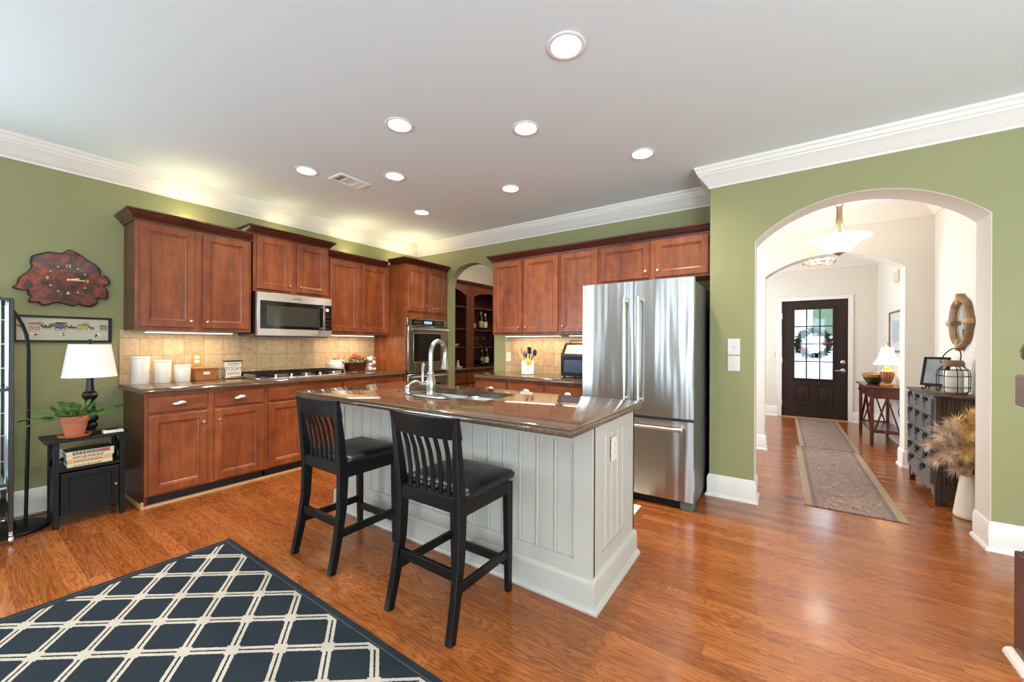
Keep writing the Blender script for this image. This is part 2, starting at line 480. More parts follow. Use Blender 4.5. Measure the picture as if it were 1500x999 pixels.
class MB:
    """collects shapes given in world coordinates (or local ones with local=True at build) and links them as one mesh"""
    def __init__(s):
        s.bm = bmesh.new()
    def _bev(s, faces, w, seg=1):
        ed = set()
        for f in faces:
            ed.update(f.edges)
        bmesh.ops.bevel(s.bm, geom=list(ed), offset=w, segments=seg, affect='EDGES', profile=0.5, clamp_overlap=True)
    def box(s, x0, x1, y0, y1, z0, z1, bev=0.0, seg=1):
        if x0 > x1: x0, x1 = x1, x0
        if y0 > y1: y0, y1 = y1, y0
        if z0 > z1: z0, z1 = z1, z0
        v = [s.bm.verts.new(p) for p in ((x0, y0, z0), (x1, y0, z0), (x1, y1, z0), (x0, y1, z0), (x0, y0, z1), (x1, y0, z1), (x1, y1, z1), (x0, y1, z1))]
        fs = [s.bm.faces.new([v[i] for i in q]) for q in ((3, 2, 1, 0), (4, 5, 6, 7), (0, 1, 5, 4), (1, 2, 6, 5), (2, 3, 7, 6), (3, 0, 4, 7))]
        if bev:
            s._bev(fs, bev, seg)
        return s
    def obox(s, c, ax, half, bev=0.0):
        """oriented box: centre, three axes, half sizes"""
        a, b, d = [Vector(q).normalized() * h for q, h in zip(ax, half)]
        c = Vector(c)
        v = [s.bm.verts.new(c + i * a + j * b + k * d) for k in (-1, 1) for i, j in ((-1, -1), (1, -1), (1, 1), (-1, 1))]
        fs = [s.bm.faces.new([v[i] for i in q]) for q in ((3, 2, 1, 0), (4, 5, 6, 7), (0, 1, 5, 4), (1, 2, 6, 5), (2, 3, 7, 6), (3, 0, 4, 7))]
        if bev:
            s._bev(fs, bev)
        return s
    def bar(s, p0, p1, w, d, up=(0, 0, 1), bev=0.0):
        """straight rectangular bar between two points; w across, d along 'up'"""
        p0, p1 = Vector(p0), Vector(p1)
        t = (p1 - p0)
        u = Vector(up)
        sd = t.cross(u)
        if sd.length < 1e-6:
            u = Vector((0, 1, 0)); sd = t.cross(u)
        u2 = sd.cross(t)
        return s.obox((p0 + p1) / 2, (t, sd, u2), (t.length / 2, w / 2, d / 2), bev)
    def loft(s, rings, cap0=True, cap1=True, closed=True):
        R = [[s.bm.verts.new(p) for p in r] for r in rings]
        for a, b in zip(R, R[1:]):
            n = len(a)
            for i in range(n if closed else n - 1):
                j = (i + 1) % n
                s.bm.faces.new((a[i], a[j], b[j], b[i]))
        if cap0: s.bm.faces.new(R[0][::-1])
        if cap1: s.bm.faces.new(R[-1])
        return s
    def lathe(s, prof, c, seg=28, axis='z', cap0=True, cap1=True):
        rings = []
        for r, h in prof:
            r = max(r, 1e-4)
            ring = []
            for i in range(seg):
                a = 2 * PI * i / seg
                u, v = r * math.cos(a), r * math.sin(a)
                ring.append({'z': (c[0] + u, c[1] + v, c[2] + h), 'x': (c[0] + h, c[1] + u, c[2] + v), 'y': (c[0] + u, c[1] + h, c[2] + v)}[axis])
            rings.append(ring)
        return s.loft(rings, cap0, cap1)
    def tube(s, pts, r, seg=8, caps=True):
        pts = [Vector(p) for p in pts]
        rr = r if isinstance(r, (list, tuple)) else [r] * len(pts)
        t0 = (pts[1] - pts[0]).normalized()
        n = t0.orthogonal().normalized()
        rings = []
        for i, p in enumerate(pts):
            if i == 0: t = t0
            elif i == len(pts) - 1: t = (pts[i] - pts[i - 1]).normalized()
            else: t = ((pts[i + 1] - pts[i]).normalized() + (pts[i] - pts[i - 1]).normalized()).normalized()
            n = (n - t * n.dot(t))
            n = n.normalized() if n.length > 1e-6 else t.orthogonal().normalized()
            b = t.cross(n)
            rings.append([p + (n * math.cos(2 * PI * k / seg) + b * math.sin(2 * PI * k / seg)) * rr[i] for k in range(seg)])
        return s.loft(rings, caps, caps)
    def ribbon(s, pts, w, d, side=(1, 0, 0), bev=0.0):
        """rectangular-section bar along a polyline; w across 'side', d the other way (either may be a list)"""
        pts = [Vector(p) for p in pts]
        ww = w if isinstance(w, (list, tuple)) else [w] * len(pts)
        dd = d if isinstance(d, (list, tuple)) else [d] * len(pts)
        sd = Vector(side).normalized()
        rings = []
        for i, p in enumerate(pts):
            a = pts[max(i - 1, 0)]; b = pts[min(i + 1, len(pts) - 1)]
            t = (b - a).normalized()
            q = (sd - t * sd.dot(t)).normalized()
            o = t.cross(q)
            e = min(ww[i], dd[i]) * 0.12
            W, D = ww[i] / 2, dd[i] / 2
            rings.append([p + q * u + o * v for u, v in ((-W + e, -D), (W - e, -D), (W, -D + e), (W, D - e), (W - e, D), (-W + e, D), (-W, D - e), (-W, -D + e))])
        return s.loft(rings)
    def prism(s, poly, axis, a, b, bev=0.0):
        def P(u, v, w):
            return {'x': (w, u, v), 'y': (u, w, v), 'z': (u, v, w)}[axis]
        A = [s.bm.verts.new(P(u, v, a)) for u, v in poly]
        B = [s.bm.verts.new(P(u, v, b)) for u, v in poly]
        n = len(poly)
        fs = [s.bm.faces.new(A[::-1]), s.bm.faces.new(B)]
        for i in range(n):
            j = (i + 1) % n
            s.bm.faces.new((A[i], A[j], B[j], B[i]))
        if bev:
            s._bev(fs, bev)
        return s
    def ball(s, c, r, seg=14, rings=8):
        if not isinstance(r, (list, tuple)): r = (r, r, r)
        R = []
        for j in range(1, rings):
            a = PI * j / rings
            R.append([(c[0] + r[0] * math.sin(a) * math.cos(2 * PI * i / seg), c[1] + r[1] * math.sin(a) * math.sin(2 * PI * i / seg), c[2] - r[2] * math.cos(a)) for i in range(seg)])
        V = [[s.bm.verts.new(p) for p in q] for q in R]
        b = s.bm.verts.new((c[0], c[1], c[2] - r[2])); t = s.bm.verts.new((c[0], c[1], c[2] + r[2]))
        for i in range(seg):
            j = (i + 1) % seg
            s.bm.faces.new((b, V[0][j], V[0][i]))
            s.bm.faces.new((t, V[-1][i], V[-1][j]))
            for p, q in zip(V, V[1:]):
                s.bm.faces.new((p[i], p[j], q[j], q[i]))
        return s
    def panel(s, face, f0, a0, a1, b0, b1, levels):
        """stepped panel (door, drawer front): rings of (inset, height) off the plane f0; face is 'x+', 'x-', 'y-', 'y+' or 'z+'"""
        def P(a, b, h):
            return {'x+': (f0 + h, a, b), 'x-': (f0 - h, a, b), 'y-': (a, f0 - h, b), 'y+': (a, f0 + h, b), 'z+': (a, b, f0 + h), 'z-': (a, b, f0 - h)}[face]
        rings = []
        for i, h in levels:
            rings.append([P(a0 + i, b0 + i, h), P(a1 - i, b0 + i, h), P(a1 - i, b1 - i, h), P(a0 + i, b1 - i, h)])
        return s.loft(rings)
    def sweep(s, prof, path, side=-1, caps=True):
        """profile of (offset from wall, height) carried along a floor-plan polyline with mitred corners"""
        P = [Vector((p[0], p[1])) for p in path]
        rings = []
        for i, p in enumerate(P):
            ds = []
            if i > 0: ds.append((P[i] - P[i - 1]).normalized())
            if i < len(P) - 1: ds.append((P[i + 1] - P[i]).normalized())
            ns = [Vector((-d.y, d.x)) * side for d in ds]
            if len(ns) == 2:
                m = (ns[0] + ns[1]).normalized()
                m = m / max(m.dot(ns[0]), 0.2)
            else:
                m = ns[0]
            rings.append([(p.x + m.x * d, p.y + m.y * d, z) for d, z in prof])
        return s.loft(rings, caps, caps)
    def plate(s, outer, holes, z0, z1):
        """flat plate with holes, outlines in plan"""
        for z, flip in ((z1, False), (z0, True)):
            es = []
            for lp in [outer] + holes:
                v = [s.bm.verts.new((x, y, z)) for x, y in lp]
                es += [s.bm.edges.new((v[i], v[(i + 1) % len(v)])) for i in range(len(v))]
            bmesh.ops.triangle_fill(s.bm, edges=es, use_beauty=True, use_dissolve=False)
        for lp in [outer] + holes:
            n = len(lp)
            for i in range(n):
                (xa, ya), (xb, yb) = lp[i], lp[(i + 1) % n]
                s.bm.faces.new([s.bm.verts.new(q) for q in ((xa, ya, z0), (xb, yb, z0), (xb, yb, z1), (xa, ya, z1))])
        bmesh.ops.remove_doubles(s.bm, verts=s.bm.verts, dist=1e-5)
        return s
    def build(s, name, m, parent=None, angle=38, label=None, cat=None, group=None, kind=None, recalc=True, double=False, org=None):
        bm = s.bm
        if recalc:
            bmesh.ops.recalc_face_normals(bm, faces=bm.faces)
        lim = math.radians(angle)
        for f in bm.faces: f.smooth = True
        for e in bm.edges:
            if len(e.link_faces) == 2:
                e.smooth = e.calc_face_angle(0) < lim
        if parent is not None:
            X = ORG[parent.name]
            bmesh.ops.transform(bm, matrix=X.inverted(), verts=bm.verts)
            loc = None
        elif org is not None:
            loc = Vector(org)
            bmesh.ops.translate(bm, vec=-loc, verts=bm.verts)
        elif kind == 'structure':
            loc = Vector((0, 0, 0))
        else:
            xs = [v.co for v in bm.verts]
            lo = [min(v[i] for v in xs) for i in range(3)]; hi = [max(v[i] for v in xs) for i in range(3)]
            loc = Vector(((lo[0] + hi[0]) / 2, (lo[1] + hi[1]) / 2, lo[2]))
            bmesh.ops.translate(bm, vec=-loc, verts=bm.verts)
        me = bpy.data.meshes.new(name)
        bm.to_mesh(me)
        bm.free()
        ms = m if isinstance(m, (list, tuple)) else [m]
        for q in ms:
            me.materials.append(MAT[q] if isinstance(q, str) else q)
        o = bpy.data.objects.new(name, me)
        COL.objects.link(o)
        if parent is not None:
            o.parent = parent
            ORG[o.name] = ORG[parent.name]
        else:
            o.location = loc
            ORG[o.name] = Matrix.Translation(loc)
        return setp(o, label, cat, group, kind)

def copy_thing(o, loc, label=None, rotz=None):
    c = o.copy()
    COL.objects.link(c)
    c.location = loc
    if rotz is not None: c.rotation_euler = (0, 0, rotz)
    if label: c['label'] = label
    for ch in list(o.children):
        d = ch.copy(); COL.objects.link(d); d.parent = c
        for g in list(ch.children):
            e = g.copy(); COL.objects.link(e); e.parent = d
    return c

def text(name, body, size, loc, rot, m, parent, ext=0.0004, label=None, sx=1.0, align='CENTER'):
    cu = bpy.data.curves.new(name, 'FONT')
    cu.body = body
    cu.size = size
    cu.extrude = ext
    cu.align_x = align
    cu.align_y = 'CENTER'
    cu.materials.append(MAT[m])
    tmp = bpy.data.objects.new(name, cu)
    COL.objects.link(tmp)
    me = bpy.data.meshes.new_from_object(tmp.evaluated_get(bpy.context.evaluated_depsgraph_get()))
    bpy.data.objects.remove(tmp)
    o = bpy.data.objects.new(name, me)
    COL.objects.link(o)
    X = Matrix.Translation(Vector(loc)) @ rot.to_4x4() @ Matrix.Diagonal((sx, 1, 1, 1))
    o.parent = parent
    o.matrix_local = ORG[parent.name].inverted() @ X
    return setp(o, label)

ROT_XP = Matrix(((0, 0, 1), (1, 0, 0), (0, 1, 0)))        # reads on a face looking towards +X
ROT_YN = Matrix(((1, 0, 0), (0, 0, -1), (0, 1, 0)))       # reads on a face looking towards -Y

def rrect(x0, x1, y0, y1, r, n=5):
    out = []
    for cx, cy, a in ((x1 - r, y0 + r, -90), (x1 - r, y1 - r, 0), (x0 + r, y1 - r, 90), (x0 + r, y0 + r, 180)):
        for i in range(n + 1):
            t = math.radians(a + 90 * i / n)
            out.append((cx + r * math.cos(t), cy + r * math.sin(t)))
    return out

def circ(x, y, r, n=28):
    return [(x + r * math.cos(2 * PI * i / n), y + r * math.sin(2 * PI * i / n)) for i in range(n)]

DOOR_LV = [(0, 0), (0, 0.016), (0.004, 0.020), (0.054, 0.020), (0.058, 0.013), (0.068, 0.010), (0.072, 0.006), (0.080, 0.006)]
DRAW_LV = [(0, 0), (0, 0.015), (0.005, 0.020)]

# ================================================================== SETTING
XL, YB, YA, ZC = -4.571, 4.128, 3.683, 2.74
YA2 = YA + 0.23
MB().box(-5.0, 4.0, -3.6, 8.55, -0.06, 0.0).build('floor', 'floor', kind='structure')

# downlights: position on the ceiling
LIGHTS = [(-0.886, 1.756), (-2.136, 1.761), (-3.36, 1.782), (-1.451, 2.273), (-2.822, 2.276), (-0.894, 3.079), (-2.127, 3.071), (-3.34, 3.073)]
UNSEEN_LIGHTS = [(-2.9, -1.2), (-0.6, -1.2), (1.6, -1.0), (1.6, 1.6)]  # further downlights out of view, added to brighten the room
m = MB()
m.plate([(-5.0, -3.6), (4.0, -3.6), (4.0, 3.80), (-5.0, 3.80)], [circ(x, y, 0.072) for x, y in LIGHTS + UNSEEN_LIGHTS], ZC, ZC + 0.004)
m.box(-5.0, 4.0, 3.80, 8.7, ZC, ZC + 0.004)
m.box(-5.0, 4.0, -3.6, 8.7, ZC + 0.16, ZC + 0.2)
m.build('ceiling', 'ceiling', kind='structure')

def arch(x0, x1, zs, zt, n=28, ell=False):
    c, hw, h = (x0 + x1) / 2, (x1 - x0) / 2, zt - zs
    out = []
    if ell:
        for i in range(n + 1):
            a = PI - PI * i / n
            out.append((c + hw * math.cos(a), zs + h * math.sin(a)))
    else:
        R = (hw * hw + h * h) / (2 * h)
        a0 = math.asin(hw / R)
        for i in range(n + 1):
            a = -a0 + 2 * a0 * i / n
            out.append((c + R * math.sin(a), zt - R + R * math.cos(a)))
    return out

def arched_wall(name, xa, xb, x0, x1, zs, zt, y0, y1, m, ell=False, zc=ZC):
    ap = arch(x0, x1, zs, zt, ell=ell)
    poly = [(xa, 0), (xa, zc), (xb, zc), (xb, 0), (x1, 0)] + ap[::-1] + [(x0, 0)]
    MB().prism(poly, 'y', y0, y1).build(name, m, kind='structure', angle=25)
    return ap

def arch_lining(name, ap, x0, x1, y0, y1, m, t=0.004):
    cx = (x0 + x1) / 2
    path = [(x0, 0.0)] + ap + [(x1, 0.0)]
    out = []
    for i, (x, z) in enumerate(path):
        if x <= x0 + 1e-6: q = (x + t, z - (t if i else 0))
        elif x >= x1 - 1e-6: q = (x - t, z - (t if i < len(path) - 1 else 0))
        else: q = (x, z - t)
        out.append(q)
    b = MB()
    rings = []
    for (xo, zo), (xi, zi) in zip(path, out):
        rings.append([(xo, y0, zo), (xo, y1, zo), (xi, y1, zi), (xi, y0, zi)])
    b.loft(rings).build(name, m, kind='structure', angle=25)

# kitchen walls
MB().box(XL - 0.1, XL, -2.35 + 0.05, YB + 0.14, 0, ZC).box(XL - 0.1, XL, -3.2, -2.3, 0, ZC).build('wall_left', 'green', kind='structure')
arched_wall('wall_back', XL, -0.5, -3.93, -3.11, 2.08, 2.372, YB, YB + 0.14, 'green', ell=True)
MB().box(-0.5, -0.4, YA2, YB + 0.14, 0, ZC).build('wall_alcove', 'green', kind='structure')
ap1 = arched_wall('wall_front_arch', -0.5, RIGHT_X, -0.178, 1.072, 2.088, 2.356, YA, YA2, 'green')
arch_lining('trim_1', ap1, -0.178, 1.072, YA + 0.001, YA2, 'hallwall')
MB().box(RIGHT_X, RIGHT_X + 0.1, REAR_Y, YA, 0, ZC).build('wall_right', 'hallwall', kind='structure')
# rear wall with its windows
b = MB()
xs = [XL] + [q for w in WIN_REAR for q in w] + [RIGHT_X]
for i in range(0, len(xs), 2):
    b.box(xs[i], xs[i + 1], REAR_Y - 0.1, REAR_Y, 0, ZC)
for a, c in WIN_REAR:
    b.box(a, c, REAR_Y - 0.1, REAR_Y, 0, 0.5).box(a, c, REAR_Y - 0.1, REAR_Y, 2.4, ZC)
b.build('wall_rear', 'rearwall', kind='structure')
for i, (a, c) in enumerate(WIN_REAR):
    b = MB()
    for q in (a, (a + c) / 2 - 0.03, c - 0.06):
        b.box(q, q + 0.06, REAR_Y - 0.08, REAR_Y - 0.03, 0.5, 2.4)
    for z in (0.5, 1.42, 2.34):
        b.box(a, c, REAR_Y - 0.08, REAR_Y - 0.03, z, z + 0.06)
    b.build('window_%d' % (i + 1), 'trim', kind='structure')

# hall, foyer and butler's pantry
XH, YH2, YD = 1.265, 5.65, 8.5
MB().box(XH, XH + 0.1, YA2, 8.6, 0, ZC).build('wall_hall_right', 'hallwall', kind='structure')
MB().box(-1.6, -1.5, YB + 0.14, 8.6, 0, ZC).build('wall_hall_left', 'hallwall', kind='structure')
ap2 = arched_wall('wall_hall_arch', -1.5, XH, -0.165, 1.05, 2.085, 2.287, YH2, YH2 + 0.2, 'hallwall')
MB().box(-1.5, -0.5, YB + 0.14, YB + 0.18, 0, ZC).box(-0.4, -0.178, YA2, YA2 + 0.02, 0, ZC).box(-0.4, -0.38, YA2, YB + 0.18, 0, ZC).build('wall_hall_near', 'hallwall', kind='structure')
DX0, DX1, DZ = 0.0, 0.905, 2.04
MB().box(-1.5, DX0 - 0.0, YD, YD + 0.12, 0, ZC).box(DX1, XH, YD, YD + 0.12, 0, ZC).box(DX0, DX1, YD, YD + 0.12, DZ, ZC).build('wall_foyer', 'hallwall', kind='structure')
MB().box(XL - 0.19, XL - 0.09, YB + 0.14, 6.6, 0, ZC).box(XL - 0.1, -2.5, 6.6, 6.7, 0, ZC).box(-2.6, -2.5, YB + 0.14, 6.6, 0, ZC).box(XL - 0.1, -3.95, YB + 0.14, YB + 0.15, 0, ZC).box(-3.09, -2.6, YB + 0.14, YB + 0.15, 0, ZC).build('wall_pantry', 'cream', kind='structure')

# crown mouldings
CR = [(0, 2.575), (0.012, 2.575), (0.014, 2.592), (0.024, 2.600), (0.040, 2.622), (0.062, 2.652), (0.082, 2.672), (0.086, 2.684), (0.094, 2.688), (0.098, 2.712), (0.108, 2.722), (0.112, 2.7395), (0, 2.7395)]
MB().sweep(CR, [(XL, REAR_Y), (XL, YB), (-0.5, YB), (-0.5, YA), (RIGHT_X, YA)]).build('trim_2', 'trim', kind='structure', angle=20)
MB().sweep(CR, [(-1.5, YB + 0.18), (-1.5, YH2), (XH, YH2), (XH, YA2)]).build('trim_3', 'trim', kind='structure', angle=20)
MB().sweep(CR, [(-1.5, YH2 + 0.2), (-1.5, YD), (XH, YD), (XH, YH2 + 0.2)]).build('trim_4', 'trim', kind='structure', angle=20)
MB().sweep(CR, [(XL - 0.09, YB + 0.15), (XL - 0.09, 6.6), (-2.6, 6.6)]).build('trim_5', 'trim', kind='structure', angle=20)

# baseboards with a quarter-round shoe
BB = [(0, 0.0), (0.030, 0.0), (0.030, 0.010), (0.025, 0.020), (0.016, 0.024), (0.016, 0.150), (0.013, 0.156), (0.012, 0.166), (0.006, 0.174), (0.0, 0.180)]
def base(name, path):
    MB().sweep(BB, path).build(name, 'trim', kind='structure', angle=30)
base('baseboard_left', [(XL, REAR_Y), (XL, 0.885)])
base('baseboard_alcove', [(-0.5, YB), (-0.5, YA), (-0.178, YA), (-0.178, YA2)])
base('baseboard_front', [(1.072, YA2), (1.072, YA), (RIGHT_X, YA)])
base('baseboard_hall', [(-1.5, YH2), (-0.165, YH2), (-0.165, YH2 + 0.2)])
base('baseboard_hall_right', [(1.05, YH2 + 0.2), (1.05, YH2), (XH, YH2), (XH, YA2)])
base('baseboard_foyer', [(-1.5, YD), (DX0 - 0.06, YD)])
base('baseboard_foyer_right', [(DX1 + 0.06, YD), (XH, YD), (XH, YH2 + 0.2)])

# tiled backsplashes
MB().box(XL, XL + 0.009, 0.86, 3.35, 0.915, 1.372).build('trim_6', 'tile_left', kind='structure')
MB().box(-2.925, -0.5, YB - 0.009, YB, 0.915, 1.372).build('trim_7', 'tile_back', kind='structure')

# front door with its casing, lights and hardware
MB().box(DX0 - 0.065, DX0, YD - 0.018, YD + 0.1, 0, DZ + 0.065, 0.004).box(DX1, DX1 + 0.065, YD - 0.018, YD + 0.1, 0, DZ + 0.065, 0.004).box(DX0 - 0.001, DX1 + 0.001, YD - 0.018, YD + 0.1, DZ, DZ + 0.065, 0.004).build('trim_8', 'trim', kind='structure')
MB().box(DX0, DX1, YD - 0.01, YD + 0.1, 0, 0.018).build('trim_9', 'shoewood', kind='structure')
d = thing('door_1', 'dark brown front door with a nine-light glass panel at the end of the foyer', 'door', (0.45, YD + 0.04, 0), kind='structure')
gx0, gx1, gz0, gz1 = 0.175, 0.72, 0.68, 1.895
y0, y1 = YD + 0.02, YD + 0.065
b = MB()
b.box(DX0 + 0.003, gx0, y0, y1, 0.02, DZ - 0.003).box(gx1, DX1 - 0.003, y0, y1, 0.02, DZ - 0.003).box(gx0, gx1, y0, y1, gz1, DZ - 0.003)
b.box(gx0, gx1, y0 + 0.001, y1, 0.02, gz0)
for pa, pb in ((0.185, 0.395), (0.50, 0.71)):
    b.panel('y-', y0 + 0.001, pa, pb, 0.235, 0.585, [(0, 0), (0.006, 0.010), (0.016, 0.010), (0.024, 0.003), (0.034, 0.003), (0.05, 0.009)])
b.build('door_slab', 'door', d)
b = MB()
b.box(gx0 - 0.02, gx0 + 0.012, y0 - 0.012, y0 + 0.012, gz0 - 0.02, gz1 + 0.02, 0.004).box(gx1 - 0.012, gx1 + 0.02, y0 - 0.012, y0 + 0.012, gz0 - 0.02, gz1 + 0.02, 0.004)
b.box(gx0, gx1, y0 - 0.012, y0 + 0.012, gz0 - 0.02, gz0 + 0.012, 0.004).box(gx0, gx1, y0 - 0.012, y0 + 0.012, gz1 - 0.012, gz1 + 0.02, 0.004)
b.build('glass_frame', 'door', d)
b = MB()
for i in (1, 2):
    x = gx0 + (gx1 - gx0) * i / 3
    b.box(x - 0.008, x + 0.008, y0 - 0.006, y0 + 0.02, gz0, gz1)
for i in (1, 2, 3):
    z = gz0 + (gz1 - gz0) * i / 4
    b.box(gx0, gx1, y0 - 0.005, y0 + 0.019, z - 0.008, z + 0.008)
b.build('muntin_grid', 'door', d)
MB().box(gx0, gx1, y0 + 0.006, y0 + 0.010, gz0, gz1).build('glass_pane', 'glass', d)
MB().lathe([(0.034, 0), (0.034, -0.008), (0.026, -0.016), (0.014, -0.018), (0.010, -0.03), (0.0, -0.03)], (0.845, y0, 0.985), axis='y').build('deadbolt', 'nickel', d)
b = MB().lathe([(0.034, 0), (0.034, -0.008), (0.024, -0.016), (0.012, -0.018), (0.012, -0.05), (0.0, -0.05)], (0.845, y0, 0.845), axis='y')
b.tube([(0.845, y0 - 0.045, 0.845), (0.80, y0 - 0.05, 0.846), (0.76, y0 - 0.048, 0.842), (0.735, y0 - 0.046, 0.838)], [0.010, 0.009, 0.008, 0.006])
b.build('lever_handle', 'nickel', d)
b = MB()
for z in (0.25, 1.0, 1.78):
    b.box(DX0 - 0.004, DX0 + 0.012, y0 - 0.006, y0 + 0.002, z - 0.05, z + 0.05)
b.build('hinge', 'nickel', d)

# outdoors beyond the front door
MAT['concrete'] = mat('pale_concrete', S(150, 150, 148), 0.9, noise=0.05)
MAT['lawn'] = mat('lawn_green', S(46, 62, 36), 0.95, noise=0.3, nscale=14)
MB().box(-6, 8, 8.63, 11.0, -0.12, -0.02).build('floor_porch', 'concrete', kind='structure')
MB().prism([(11.0, -0.02), (16.0, 1.55), (16.0, 1.45), (11.0, -0.12)], 'x', -8, 10).build('driveway', 'concrete', kind='structure')
MB().prism([(16.0, 1.55), (24.0, 5.5), (24.0, 5.3), (16.0, 1.45)], 'x', -10, 14).build('lawn', 'lawn', kind='structure')
c = thing('porch_column', 'pale square porch column seen through the left of the front door glass', 'column', (0.37, 10.6, -0.02))
MB().box(0.20, 0.54, 10.45, 10.79, -0.02, 2.9, 0.01).build('shaft', 'trim', c)
MB().box(0.17, 0.57, 10.42, 10.82, -0.02, 0.2, 0.01).build('plinth', 'trim', c)
MAT['eave'] = mat('porch_ceiling', S(190, 194, 196), 0.9)
MB().box(-3, 4.2, 8.63, 11.1, 2.9, 3.0).build('ceiling_porch', 'eave', kind='structure')

# ================================================================== CEILING FITTINGS
where = ['largest recessed ceiling light, nearest the camera', 'recessed ceiling light above the left half of the island', 'recessed ceiling light nearest the left wall, beside the air vent', 'recessed ceiling light above the right end of the island', 'recessed ceiling light just right of the air vent', 'recessed ceiling light in front of the refrigerator', 'recessed ceiling light in front of the three tall cabinet doors', 'smallest recessed ceiling light, nearest the far corner']
for (x, y), lab in zip(LIGHTS, where):
    t = thing('recessed_light', lab, 'ceiling light', (x, y, ZC), 'recessed ceiling lights')
    MB().lathe([(0.071, 0.05), (0.071, 0.0), (0.094, -0.001), (0.096, -0.004), (0.092, -0.007), (0.076, -0.006), (0.068, 0.0), (0.060, 0.06), (0.062, 0.075), (0.071, 0.075)], (x, y, ZC), cap0=False, cap1=False).build('trim_ring', 'canwhite', t, angle=50)
    MB().lathe([(0.0, 0.055), (0.03, 0.048), (0.052, 0.055), (0.060, 0.066), (0.0, 0.07)], (x, y, ZC)).build('lens', 'lens', t)
    area('downlight', (x, y, ZC + 0.03), 0.09, 10.5, WARM2, (0, 0, -1), shape='DISK', spread=math.radians(150))
for x, y in UNSEEN_LIGHTS:
    area('downlight', (x, y, ZC + 0.03), 0.09, 10.5, WARM2, (0, 0, -1), shape='DISK', spread=math.radians(150))
# air vent
t = thing('air_vent', 'white louvred air vent in the ceiling between two recessed lights', 'air vent', (-3.245, 2.115, ZC))
vx0, vx1, vy0, vy1 = -3.345, -3.145, 1.965, 2.265
b = MB()
z0, z1 = ZC - 0.012, ZC - 0.0005
b.box(vx0, vx0 + 0.03, vy0, vy1, z0, z1, 0.003).box(vx1 - 0.03, vx1, vy0, vy1, z0, z1, 0.003).box(vx0 + 0.03, vx1 - 0.03, vy0, vy0 + 0.03, z0, z1, 0.003).box(vx0 + 0.03, vx1 - 0.03, vy1 - 0.03, vy1, z0, z1, 0.003)
for q in (2.06, 2.175): b.box(vx0 + 0.03, vx1 - 0.03, q - 0.006, q + 0.006, z0, z1)
b.build('frame', 'canwhite', t)
b = MB()
for i in range(14):
    y = vy0 + 0.036 + i * 0.0172
    tilt = 0.5 if y < 2.06 else (0.0 if y < 2.175 else -0.5)
    b.obox(((vx0 + vx1) / 2, y, ZC - 0.007), ((1, 0, 0), (0, math.cos(tilt), math.sin(tilt)), (0, -math.sin(tilt), math.cos(tilt))), (0.07, 0.006, 0.0008))
b.build('louvre', 'canwhite', t)
MB().box(vx0 + 0.02, vx1 - 0.02, vy0 + 0.02, vy1 - 0.02, ZC - 0.0015, ZC - 0.0008).build('duct', 'iron', t)

# ================================================================== LEFT RUN OF CABINETS
def knob_x(x, y, z, parent, r=0.014):
    MB().lathe([(0.006, 0), (0.006, 0.010), (r, 0.014), (r * 1.05, 0.020), (r * 0.8, 0.026), (0, 0.028)], (x, y, z), axis='x', seg=14).build('knob', 'nickel', parent)
def knob_y(x, y, z, parent, r=0.014):
    MB().lathe([(0.006, 0), (0.006, -0.010), (r, -0.014), (r * 1.05, -0.020), (r * 0.8, -0.026), (0, -0.028)], (x, y, z), axis='y', seg=14).build('knob', 'nickel', parent)
def cup(face, f, a, z, parent):
    """half-moon cup pull: upper front quarter of an ellipsoid"""
    w, h, d = 0.052, 0.030, 0.026
    rings = []
    n, k = 16, 8
    for j in range(k + 1):
        q = PI / 2 * j / k
        ring = []
        for i in range(n + 1):
            t_ = PI * i / n
            u, s_ = -w * math.cos(t_), math.sin(t_)
            dep, up = 0.0008 + d * s_ * math.sin(q), h * s_ * math.cos(q) - 0.012
            ring.append((f + dep, a + u, z + up) if face == 'x+' else (a + u, f - dep, z + up))
        rings.append(ring)
    MB().loft(rings, False, False, closed=False).build('cup_pull', 'nickel', parent, angle=70)

CCR = [(0, 0.0), (0.010, 0.0), (0.012, 0.012), (0.020, 0.018), (0.030, 0.034), (0.046, 0.050), (0.050, 0.060), (0.060, 0.064), (0.060, 0.080), (0, 0.080)]
def cab_crown(z0, path, h, parent, m='crownwood', out=1.0):
    p = [(d * out, z0 + z * h / 0.08) for d, z in CCR]
    MB().sweep(p, path).build('crown_moulding', m, parent, angle=25)

def upper_left(name, lab, y0, y1, z0, z1, xf, doors, crown_h, ends, group='upper cabinets on the left wall'):
    t = thing(name, lab, 'cabinet', (XL + 0.17, (y0 + y1) / 2, z0), group)
    f = xf - 0.020
    b = MB().box(XL + 0.001, f - 0.018, y0, y1, z0, z1)
    b.build('carcass', 'cherry_shaded', t)
    # face frame
    zb, zt = z0, z1
    MB().box(f - 0.018, f, y0, y1, zb, zt, 0.001).build('face_frame', 'cherry', t)
    for a, c, k in doors:
        d = MB().panel('x+', f, a, c, z0 + 0.028, z1 - 0.030, DOOR_LV).build('door', 'cherry', t, angle=20)
        ky = c - 0.030 if k > 0 else a + 0.030
        knob_x(xf, ky, z0 + 0.085, d)
    cab_crown(z1 - 0.012, ends, crown_h, t)
    return t

